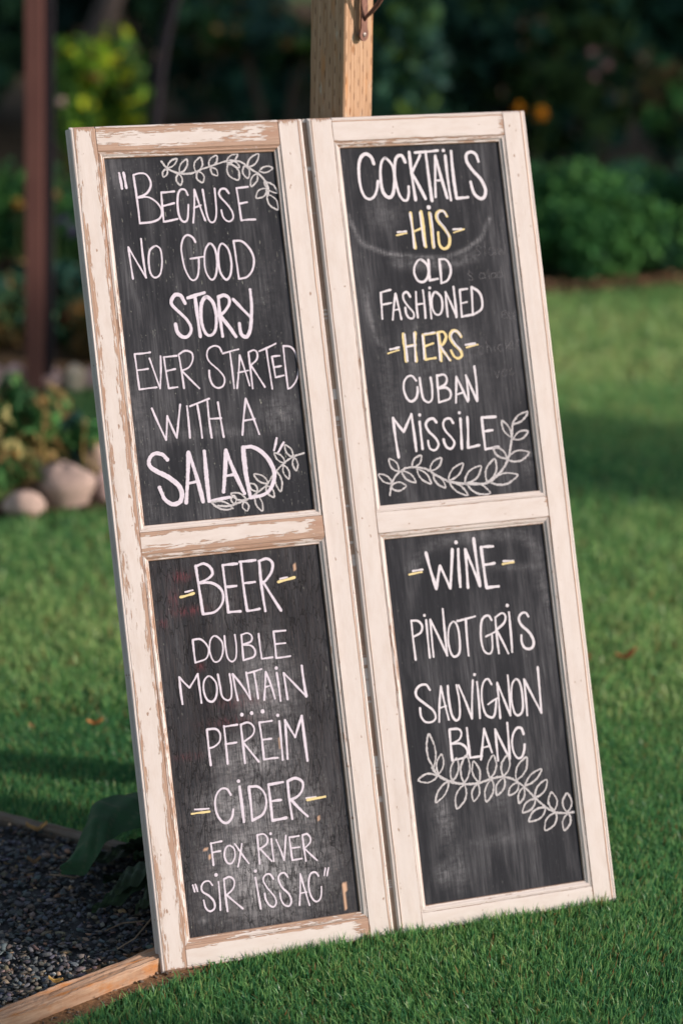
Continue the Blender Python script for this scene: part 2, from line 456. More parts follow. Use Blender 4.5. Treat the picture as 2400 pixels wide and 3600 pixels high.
x, y = scatter(250000, -0.95, 1.15, 2.72, 4.35)
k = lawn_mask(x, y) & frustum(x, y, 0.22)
tag(blades("lawn_grass", x[k], y[k], 0.012, 0.025, 0.0026, "fine dark green lawn blades, tinted for shade, round the feet of the two doors"))  # default low tone: darker blade colour imitates shade on the nearest grass
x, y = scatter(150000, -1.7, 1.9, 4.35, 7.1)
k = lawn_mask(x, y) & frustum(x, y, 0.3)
blades("lawn_grass", x[k], y[k], 0.022, 0.038, 0.0042, "soft blurred lawn grass in the middle distance", lean=0.95, tone=0.52)  # higher tone: paler blade colour stands in for stronger sunlight
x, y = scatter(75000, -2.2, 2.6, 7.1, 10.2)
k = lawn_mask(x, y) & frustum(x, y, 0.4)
blades("lawn_grass", x[k], y[k], 0.025, 0.045, 0.008, "far strip of lawn grass before the hedge", lean=1.1, tone=0.80)  # highest tone: sunlit look of the far lawn put into the blade colour
# longer tufts standing against the doors' bottom edge
t = rng.random(1500); off = np.abs(rng.normal(0, 0.010, 1500)) + 0.001
dx_, dy_ = 0.934, 0.357
bx = -0.2616 + 0.09 * 0 + t * 0.745 * dx_ + dy_ * off; by = 3.2934 + t * 0.745 * dy_ - dx_ * off
k = (bx > -0.14) & (rng.random(1500) < .8)
blades("lawn_grass", bx[k], by[k], 0.018, 0.034, 0.0018, "longer uncut grass blades standing against the doors' bottom rails", dry=0.06, lean=0.35)

# dry leaves lying on the lawn
def dry_leaf(name, x, y, s, rz, color, label, z=0.02):
    V, F = [], []
    n = 7
    for i in range(n):
        t = i / (n - 1); w = math.sin(math.pi * (t * 0.92 + 0.04)) ** 0.8 * 0.42
        for j in (-1, 0, 1):
            V.append(((t - 0.5) * s, j * w * s * 0.5, (0.18 * abs(j) + 0.22 * (2 * t - 1) ** 2 + 0.05 * math.sin(9 * t + j)) * s))
    for i in range(n - 1):
        for j in range(2):
            a = i * 3 + j; F.append((a, a + 1, a + 4, a + 3))
    o = mesh_obj(name, V, F, PETAL, smooth=True, cols=[(*color, 1)] * len(V))
    o.location = (x, y, z); o.rotation_euler = (random.uniform(-.4, .4), random.uniform(-.3, .3), rz)
    return tag(o, label, 'leaf', group='dry leaves fallen on the lawn and gravel')

dry_leaf("dry_leaf", 0.586, 4.62, 0.045, 0.4, (0.42, 0.14, 0.06), "larger red brown dry leaf on the lawn right of the doors", 0.03)
dry_leaf("dry_leaf", 0.500, 4.60, 0.030, 1.2, (0.55, 0.26, 0.12), "small pale orange dry leaf on the lawn nearest the right door", 0.03)
dry_leaf("dry_leaf", -0.455, 4.22, 0.030, 0.2, (0.60, 0.25, 0.08), "orange dry leaf in the grass left of the doors", 0.03)
dry_leaf("dry_leaf", -0.57, 4.20, 0.022, 2.0, (0.50, 0.35, 0.16), "tan dry leaf in the grass at the left picture edge", 0.03)
dry_leaf("dry_leaf", -0.512, 3.79, 0.036, 0.1, (0.48, 0.30, 0.13), "tan dry leaf lying below the rear timber on the gravel", 0.008)
dry_leaf("dry_leaf", -0.50, 3.655, 0.030, -0.5, (0.22, 0.14, 0.08), "thin brown dry leaf in the middle of the gravel", 0.01)
dry_leaf("dry_leaf", -0.412, 3.205, 0.022, 0.1, (0.50, 0.33, 0.10), "thin golden dry leaf lying on the edging timber", 0.03)

# ------------------------------------------------------------------ gravel
def icos():
    p = (1 + 5 ** .5) / 2
    v = np.array([(-1, p, 0), (1, p, 0), (-1, -p, 0), (1, -p, 0), (0, -1, p), (0, 1, p), (0, -1, -p), (0, 1, -p), (p, 0, -1), (p, 0, 1), (-p, 0, -1), (-p, 0, 1)], float)
    v /= np.linalg.norm(v[0])
    f = np.array([(0, 11, 5), (0, 5, 1), (0, 1, 7), (0, 7, 10), (0, 10, 11), (1, 5, 9), (5, 11, 4), (11, 10, 2), (10, 7, 6), (7, 1, 8),
                  (3, 9, 4), (3, 4, 2), (3, 2, 6), (3, 6, 8), (3, 8, 9), (4, 9, 5), (2, 4, 11), (6, 2, 10), (8, 6, 7), (9, 8, 1)])
    return v, f

def chips(name, x, y, z, size, cols, label, cat):
    v0, f0 = icos(); n = len(x)
    sc = size[:, None, None] * rng.uniform(0.45, 1.15, (n, 1, 3)) * np.array([1.2, 0.85, 0.42])
    V = v0[None] * (1 + rng.uniform(-0.45, 0.35, (n, 12, 1))) * sc + rng.uniform(-.18, .18, (n, 12, 3)) * size[:, None, None]
    az = rng.uniform(0, 6.28, n); ca, sa = np.cos(az), np.sin(az)
    tl = rng.normal(0, 0.35, n); ct, st = np.cos(tl), np.sin(tl)
    X, Y, Z = V[..., 0], V[..., 1], V[..., 2]
    Y, Z = Y * ct[:, None] - Z * st[:, None], Y * st[:, None] + Z * ct[:, None]
    X, Y = X * ca[:, None] - Y * sa[:, None], X * sa[:, None] + Y * ca[:, None]
    V = np.stack([X + x[:, None], Y + y[:, None], Z + z[:, None]], 2).reshape(-1, 3)
    F = (np.arange(n)[:, None, None] * 12 + f0[None]).reshape(-1, 3)
    return tag(fast_mesh(name, V, F, STONE, cols=np.repeat(cols, 12, 0)), label, cat, kind='stuff')

x, y = scatter(30000, -0.95, 0.15, 2.7, 4.2)
k = in_poly(x, y, GRAVEL_POLY) & frustum(x, y, 0.2)
x, y = x[k], y[k]; n = len(x)
base = np.array([0.080, 0.092, 0.108]) * rng.uniform(0.4, 1.6, (n, 1)) * (1 + rng.normal(0, 0.08, (n, 3)))
br = rng.random(n); base[br < 0.10] *= np.array([1.9, 1.5, 1.15]); base[br < 0.006] = (0.5, 0.5, 0.48)
warm = rng.random(n) < .3; base[warm] *= np.array([2.0, 1.45, 1.0])
chips("gravel", x, y, rng.uniform(-0.004, 0.006, n), rng.uniform(0.0025, 0.0082, n), np.clip(base, 0, 1),
      "dark blue grey crushed rock gravel between the edging timbers", 'gravel')
x, y = scatter(1500, -0.62, -0.2, 2.95, 3.5)
k = in_poly(x, y, BARE_POLY); x, y = x[k], y[k]; n = len(x)
c = np.array([0.16, 0.12, 0.09]) * rng.uniform(0.4, 1.7, (n, 1))
chips("soil_crumbs", x, y, rng.uniform(-0.003, 0.002, n), rng.uniform(0.001, 0.0045, n), c, "crumbs of brown soil and small stones beside the edging timber", 'soil')
# thin twigs and plant bits on the gravel
def tube(pts, rad, seg=6):
    pts = [Vector(p) for p in pts]; V, F = [], []
    for i, p in enumerate(pts):
        d = (pts[min(i + 1, len(pts) - 1)] - pts[max(i - 1, 0)]).normalized()
        a = d.cross(Vector((0, 0, 1)));
        if a.length < 1e-3: a = Vector((1, 0, 0))
        a.normalize(); b = d.cross(a)
        r = rad[i] if isinstance(rad, (list, tuple)) else rad
        for k in range(seg):
            t = 2 * math.pi * k / seg; V.append(p + (a * math.cos(t) + b * math.sin(t)) * r)
    for i in range(len(pts) - 1):
        for k in range(seg):
            F.append((i * seg + k, i * seg + (k + 1) % seg, (i + 1) * seg + (k + 1) % seg, (i + 1) * seg + k))
    F.append(tuple(range(seg))[::-1]); F.append(tuple((len(pts) - 1) * seg + k for k in range(seg)))
    return V, F
TWIG = mat_plain("dry_twig", (0.14, 0.10, 0.07), (0.30, 0.23, 0.16), (60, 60, 60), 0.9)
for i, (pts, lab) in enumerate(((((-0.47, 3.62, .006), (-0.45, 3.605, .012), (-0.425, 3.61, .006)), "thin dry twig lying in the middle of the gravel"),
                 (((-0.335, 3.36, .006), (-0.31, 3.385, .012), (-0.285, 3.43, .028)), "brown twig beside the foot of the left door"),
                 (((-0.36, 3.42, .006), (-0.335, 3.44, .010), (-0.30, 3.445, .012)), "short pale twig on the gravel beside the left door"))):
    V, F = tube(pts, 0.0012)
    tag(mesh_obj("twig", V, F, TWIG), lab, 'twig', 'twigs on the gravel')

# ------------------------------------------------------------------ edging timbers
def timber_mesh(p0, p1, width, z0, z1, nseg=60, rough=0.0006, seed=1, bow=0.0):
    r = np.random.default_rng(seed)
    p0 = np.array(p0, float); p1 = np.array(p1, float); L = np.linalg.norm(p1 - p0); d = (p1 - p0) / L; nrm = np.array([-d[1], d[0]])
    prof = []   # cross-section (across, up)
    hw = width / 2; b = 0.003
    top = [(-hw + b + (width - 2 * b) * k / 8, z1) for k in range(9)]
    side1 = [(-hw, z0), (-hw, z0 * .5 + z1 * .5), (-hw, z1 - b)]
    side2 = [(hw, z1 - b), (hw, z0 * .5 + z1 * .5), (hw, z0)]
    prof = side1 + top + side2; m_ = len(prof)
    gr = r.normal(0, rough, m_)
    V, F, UV = [], [], []
    for i in range(nseg + 1):
        t = i / nseg
        gr = gr * 0.93 + r.normal(0, rough * 0.4, m_)
        c = p0 + d * L * t + nrm * bow * math.sin(math.pi * t)
        acc = 0
        for k, (a, z) in enumerate(prof):
            a2 = a + gr[k] * (0.5 if 3 <= k < 12 else 1); z2 = z + (gr[k] if 2 < k < 13 else 0)
            V.append((c[0] + nrm[0] * a2, c[1] + nrm[1] * a2, z2)); UV.append((t * L, k * width / 9))
    for i in range(nseg):
        for k in range(m_ - 1):
            a = i * m_ + k; F.append((a, a + m_, a + m_ + 1, a + 1))
    F.append(tuple(range(m_))); F.append(tuple(nseg * m_ + k for k in range(m_))[::-1])
    return V, F, UV

def mat_timber(name, c1, c2, c3):
    g = NT(name)
    sep = g.n('ShaderNodeSeparateXYZ'); uvn = g.n('ShaderNodeUVMap', uv_map="UVMap"); g.L(uvn.outputs[0], sep.inputs[0])
    s, w = sep.outputs[0], sep.outputs[1]
    gr = g.noise(g.comb(g.math('MULTIPLY', s, 14.0), g.math('MULTIPLY', w, 420.0), 0.0), 1, 5, 0.7)
    bl = g.noise(g.comb(g.math('MULTIPLY', s, 16.0), g.math('MULTIPLY', w, 90.0), 5.0), 1, 4, 0.65)
    c = g.mix(g.step(gr, 0.3, 0.68), c1, c2)
    c = g.mix(g.step(bl, 0.5, 0.68), c, c3)
    ck = g.step(gr, 0.26, 0.34, 1.0, 0.0)
    c = g.mix(g.math('MULTIPLY', ck, 0.8), c, (0.05, 0.03, 0.02))
    return g.done(g.bsdf(c, 0.75, gr, 0.9, 0.0015, 0.25))
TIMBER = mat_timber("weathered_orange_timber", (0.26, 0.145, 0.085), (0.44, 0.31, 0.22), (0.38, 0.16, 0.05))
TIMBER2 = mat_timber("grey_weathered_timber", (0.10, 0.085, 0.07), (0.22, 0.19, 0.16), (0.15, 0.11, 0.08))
V, F, UV = timber_mesh((-0.80, 2.835), (-0.10, 3.478), 0.038, -0.02, 0.020, 110, 0.0011, 3)
V = [(v[0] - 0.0, v[1] + 0.0, v[2]) for v in V]
tag(mesh_obj("edging_timber", V, F, TIMBER, uv=UV), "sunlit orange brown edging timber running to the foot of the left door", 'timber')
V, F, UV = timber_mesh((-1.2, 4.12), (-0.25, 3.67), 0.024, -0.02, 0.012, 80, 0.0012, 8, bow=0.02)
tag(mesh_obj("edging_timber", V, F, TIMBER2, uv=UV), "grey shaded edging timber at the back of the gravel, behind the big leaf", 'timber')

# ------------------------------------------------------------------ the two doors
DW, DH, DT = 0.380, 1.300, 0.028
def paint_props(o, **k):
    d = dict(seed=0.0, len=1.0, wid=1.0, ea=0.002, eb=0.002, wa=0.0015, wb=0.0015, bead=-1.0, peel=0.15, amp=1.0, lpos=-9.0, lw=0.0)
    d.update(k)
    for q, v in d.items(): o[q] = float(v)
    return o

def strip(name, prof, s_of, mat, parent, nseg, flip=False, jit=0.00012, endround=0.0, props=None, rs=0, closed=False, place=None):
    """sweep profile [(w, depth)] along s; s_of(w) -> (s0, s1) gives the mitre; place(s, w, depth) -> local xyz"""
    r = np.random.default_rng(rs)
    V, F, UV = [], [], []; m_ = len(prof)
    ts = [0, .003, .008] + [k / nseg for k in range(1, nseg)] + [.992, .997, 1] if endround else [k / nseg for k in range(nseg + 1)]
    ts = sorted(set(ts)); jj = r.normal(0, jit, m_)
    # true length along the profile for uv
    for t in ts:
        jj = jj * 0.9 + r.normal(0, jit * 0.45, m_)
        for k, pf in enumerate(prof):
            w, dp = pf[0], pf[1]
            s0, s1 = s_of(w); s = s0 + (s1 - s0) * t
            d2 = dp + jj[k]
            if endround:
                e = min(s - s0, s1 - s)
                if e < endround and dp < endround:
                    q = 1 - e / endround; d2 = max(d2, endround * (1 - math.sqrt(max(0, 1 - q * q))))
            V.append(place(s, w, d2)); UV.append((s, w if len(prof[k]) < 3 else prof[k][2]))
    nt_ = len(ts)
    for i in range(nt_ - 1):
        for k in range(m_ - 1 + (1 if closed else 0)):
            a, b = i * m_ + k, i * m_ + (k + 1) % m_
            f = (a, b, b + m_, a + m_); F.append(f[::-1] if flip else f)
    if closed:
        e0 = tuple(range(m_)); e1 = tuple((nt_ - 1) * m_ + k for k in range(m_))
        F.append(e0[::-1] if not flip else e0); F.append(e1 if not flip else e1[::-1])
    o = mesh_obj(name, V, F, mat, parent, uv=UV, smooth=True)
    me = o.data
    try:
        me.set_sharp_from_angle(angle=R(32))
    except Exception: pass
    if props: paint_props(o, **props)
    return o

# outer edge: bead on the face arris, a shadowed groove, a back lip
BEAD = [(0.0085, 0.0), (0.0060, 0.0001), (0.0050, 0.0009), (0.0040, 0.0002), (0.0022, 0.0004), (0.0008, 0.0016), (0.0, 0.0038), (0.0003, 0.0062),
        (0.0022, 0.0082), (0.0046, 0.0098), (0.0052, 0.0130), (0.0040, 0.0165), (0.0016, 0.0180), (0.0002, 0.0200), (0.0, 0.0235), (0.0006, DT)]
def make_door(name, label, matrix, rails, P, panels):
    """rails: (bottom z, top z) for bottom, middle, top; local x across, y into depth, z up"""
    root = empty(name); root.matrix_world = matrix
    tag(root, label, 'chalkboard door', 'pair of old cupboard doors used as a chalkboard menu')
    SW = 0.041
    # stiles
    face = [(SW - 0.0003, DT), (SW - 0.0003, 0.0008), (SW - 0.001, 0.0)] + [(SW - 0.006 - k * 0.0065, 0.0) for k in range(4)] + BEAD
    lface = face if not P.get('bare_lip') else face[:-9] + [(0.0, 0.0038), (0.0003, 0.0056), (0.0001, 0.0066, -1.0), (-0.0058, 0.0070, -1.0), (-0.0060, 0.0080, -1.0), (-0.0060, DT, -1.0)]
    strip('stile', lface, lambda w: (0.0, DH), PAINT, root, 46, flip=False, endround=0.0045, rs=P['seed'] + 1, closed=True,
          place=lambda s, w, d: (w, d, s), props=dict(seed=P['seed'] + .3, len=DH, wid=SW, **P['stile_l']))
    strip('stile', face, lambda w: (0.0, DH), PAINT, root, 46, flip=True, endround=0.0045, rs=P['seed'] + 2, closed=True,
          place=lambda s, w, d: (DW - w, d, s), props=dict(seed=P['seed'] + 1.7, len=DH, wid=SW, **P['stile_r']))
    names = ['bottom', 'middle', 'top']
    for k, (z0, z1) in enumerate(rails):
        h = z1 - z0
        if k == 2:
            pr = [(h, DT), (h, 0.0010), (h - 0.0012, 0.0002)] + [(h * q, 0.0002) for q in (.8, .6, .4)] + [(w, d + 0.0002) for w, d in BEAD]
            # w runs from the top edge down
            strip('rail', pr, lambda w: (SW + 0.0004, DW - SW - 0.0004), PAINT, root, 26, flip=True, rs=P['seed'] + 3 + k, closed=True,
                  place=lambda s, w, d, z1=z1: (s, d, z1 - w), props=dict(seed=P['seed'] + 3.1 + k, len=DW - SW, wid=h, **P['rail_top']))
        elif k == 0:
            pr = [(h, DT), (h, 0.0010), (h - 0.0012, 0.0002)] + [(h * q, 0.0002) for q in (.8, .6, .4)] + [(w, d + 0.0002) for w, d in BEAD]
            strip('rail', pr, lambda w: (SW + 0.0004, DW - SW - 0.0004), PAINT, root, 26, flip=False, rs=P['seed'] + 3 + k, closed=True,
                  place=lambda s, w, d: (s, d, w), props=dict(seed=P['seed'] + 5.1 + k, len=DW - SW, wid=h, **P['rail_bottom']))
        else:
            pr = [(h, DT), (h, 0.0010), (h - 0.0012, 0.0002)] + [(h * q, 0.0002) for q in (.8, .6, .4, .2)] + [(0.0012, 0.0002), (0, 0.0010), (0, DT)]
            strip('rail', pr, lambda w: (SW + 0.0004, DW - SW - 0.0004), PAINT, root, 26, flip=False, rs=P['seed'] + 3 + k, closed=True,
                  place=lambda s, w, d, z0=z0: (s, d, z0 + w), props=dict(seed=P['seed'] + 7.1 + k, len=DW - SW, wid=h, **P['rail_mid']))
    # mouldings round each opening, mitred
    MP = [(0.0, 0.0085), (0.0003, 0.0016), (0.0014, 0.0011), (0.0022, 0.0020), (0.0030, 0.0014), (0.0046, 0.0016), (0.0062, 0.0028), (0.0074, 0.0044), (0.0080, 0.0046),
          (0.0088, 0.0042), (0.0098, 0.0048), (0.0104, 0.0062), (0.0106, 0.0085)]
    for oi, (zb, zt) in enumerate(((rails[0][1], rails[1][0]), (rails[1][1], rails[2][0]))):
        xl, xr = SW, DW - SW
        ml = P['mould'][oi]
        def PR(k, ln): return dict(seed=P['seed'] + 11.3 + oi * 5 + k, len=ln, wid=0.0106, wa=0.0004, wb=0.0008, **ml[k])
        strip('moulding', MP, lambda w: (zb + w, zt - w), PAINT, root, 30, flip=True, rs=oi * 9 + 1, place=lambda s, w, d: (xl + w, d, s), props=PR(0, 9), jit=.0002)
        strip('moulding', MP, lambda w: (zb + w, zt - w), PAINT, root, 30, flip=False, rs=oi * 9 + 2, place=lambda s, w, d: (xr - w, d, s), props=PR(1, 9), jit=.0002)
        strip('moulding', MP, lambda w: (xl + w, xr - w), PAINT, root, 20, flip=False, rs=oi * 9 + 3, place=lambda s, w, d: (s, d, zt - w), props=PR(2, 9), jit=.0002)
        strip('moulding', MP, lambda w: (xl + w, xr - w), PAINT, root, 20, flip=True, rs=oi * 9 + 4, place=lambda s, w, d: (s, d, zb + w), props=PR(3, 9), jit=.0002)
        # the painted panel, a board with a back, smudges stored per vertex
        nxp, nzp = 84, 170
        px = np.linspace(xl + 0.004, xr - 0.004, nxp); pz = np.linspace(zb + 0.004, zt - 0.004, nzp)
        PX, PZ = np.meshgrid(px, pz)
        PD = np.full_like(PX, 0.0080)
        u = (PX - xl) / (xr - xl); v = (PZ - zb) / (zt - zb)
        sm = np.zeros_like(u); red = np.zeros_like(u); bare = np.zeros_like(u)
        for sd in panels[oi]['smudge']:
            if sd[0] == 'g':
                _, cu, cv, ru, rv, a = sd
                sm = np.maximum(sm, a * np.exp(-((u - cu) / ru) ** 2 - ((v - cv) / rv) ** 2))
            elif sd[0] == 'a':       # arc smear: polyline
                _, pts, wd_, a = sd
                best = np.full_like(u, 9.0)
                for (a0, b0), (a1, b1) in zip(pts[:-1], pts[1:]):
                    ex, ey = a1 - a0, (b1 - b0) * 2
                    tt = np.clip(((u - a0) * ex + (v - b0) * 2 * ey) / (ex * ex + ey * ey), 0, 1)
                    best = np.minimum(best, np.hypot(u - a0 - ex * tt, (v - b0) * 2 - ey * tt))
                sm = np.maximum(sm, a * np.exp(-(best / wd_) ** 2))
            elif sd[0] == 'r':
                _, cu, cv, ru, rv, a = sd
                red = np.maximum(red, a * np.exp(-((u - cu) / ru) ** 2 - ((v - cv) / rv) ** 2))
            elif sd[0] == 'b':
                _, cu, cv, ru, rv = sd
                bare = np.maximum(bare, 1.0 * ((np.abs(u - cu) < ru) & (np.abs(v - cv) < rv)))
        V = np.stack([PX.ravel(), PD.ravel(), PZ.ravel()], 1)
        F = [(j * nxp + i, j * nxp + i + 1, (j + 1) * nxp + i + 1, (j + 1) * nxp + i) for j in range(nzp - 1) for i in range(nxp - 1)]
        cl = np.stack([sm.ravel(), red.ravel(), bare.ravel(), np.ones(sm.size)], 1)
        uv = np.stack([PX.ravel(), PZ.ravel()], 1)
        n0 = len(V)
        c4 = [(px[0], .016, pz[0]), (px[-1], .016, pz[0]), (px[-1], .016, pz[-1]), (px[0], .016, pz[-1])]
        V = np.concatenate([V, np.array(c4)]); cl = np.concatenate([cl, np.tile([0, 0, 0, 1], (4, 1))]); uv = np.concatenate([uv, [(p[0], p[2]) for p in c4]])
        F.append((n0 + 3, n0 + 2, n0 + 1, n0))
        i0, i1, i2, i3 = 0, nxp - 1, nxp * nzp - 1, nxp * (nzp - 1)
        F += [(i0, n0, n0 + 1, i1), (i1, n0 + 1, n0 + 2, i2), (i2, n0 + 2, n0 + 3, i3), (i3, n0 + 3, n0, i0)]
        pn = mesh_obj('chalkboard_panel', V, F, BOARD, root, uv=uv, cols=cl)
        pn['label'] = panels[oi]['label']
        for q, val in dict(seed=P['seed'] * 2.3 + oi * 4.1, crack=panels[oi]['crack'], dust=panels[oi]['dust'], fleck=panels[oi]['fleck']).items(): pn[q] = float(val)
        lettering(pn, panels[oi]['id'])
    return root

# ---------- chalk lettering: every stroke is a thin ribbon lying on its panel
def catmull(P, closed=False, n=7):
    P = [np.array(p, float) for p in P]
    if len(P) < 3: return P
    out = []
    m_ = len(P)
    seg = range(m_ - 1)
    for i in seg:
        p1, p2 = P[i], P[i + 1]
        if closed: p0 = P[i - 1] if i > 0 else P[-2]; p3 = P[i + 2] if i + 2 < m_ else P[1]
        else: p0 = P[i - 1] if i > 0 else 2 * p1 - p2; p3 = P[i + 2] if i + 2 < m_ else 2 * p2 - p1
        for k in range(n):
            t = k / n
            out.append(0.5 * ((2 * p1) + (-p0 + p2) * t + (2 * p0 - 5 * p1 + 4 * p2 - p3) * t * t + (-p0 + 3 * p1 - 3 * p2 + p3) * t ** 3))
    out.append(P[-1])
    return out

def resample(pts, step):
    pts = [np.array(p, float) for p in pts]
    o = [pts[0]]; acc = 0
    for a, b in zip(pts[:-1], pts[1:]):
        L = np.linalg.norm(b - a)
        if L < 1e-9: continue
        n = max(1, int(round(L / step)))
        for k in range(1, n + 1): o.append(a + (b - a) * k / n)
    return o

def ribbon(V, F, pts, w, off, rough, r):
    pts = resample(pts, 0.0016 if rough else 0.0022)
    n = len(pts)
    if n < 2: return
    base = len(V); j1 = r.normal(0, 0.06, n); j2 = r.normal(0, 0.06, n)
    if rough: j1, j2 = r.normal(0, 0.22, n), r.normal(0, 0.22, n)
    pw = 1 + 0.16 * np.sin(np.linspace(0, r.uniform(3, 8), n) + r.uniform(0, 6))
    y = 0.0080 - off
    for i, p in enumerate(pts):
        d = pts[min(i + 1, n - 1)] - pts[max(i - 1, 0)]; d = d / (np.linalg.norm(d) + 1e-12); nn = np.array([-d[1], d[0]])
        a = p + nn * w / 2 * (pw[i] + j1[i]); b = p - nn * w / 2 * (pw[i] + j2[i])
        V.append((a[0], y, a[1])); V.append((b[0], y, b[1]))
    for i in range(n - 1):
        a = base + 2 * i; F.append((a, a + 1, a + 3, a + 2))
    for end in (0, n - 1):                       # round caps
        d = pts[1] - pts[0] if end == 0 else pts[-1] - pts[-2]
        d = d / (np.linalg.norm(d) + 1e-12) * (-1 if end == 0 else 1); nn = np.array([-d[1], d[0]])
        c = pts[end]; cc = len(V); V.append((c[0], y, c[1])); ring = []
        for k in range(7):
            t = -math.pi / 2 + math.pi * k / 6
            q = c + (d * math.cos(t) + nn * math.sin(t)) * w / 2
            ring.append(len(V)); V.append((q[0], y, q[1]))
        for k in range(6): F.append((cc, ring[k], ring[k + 1]))

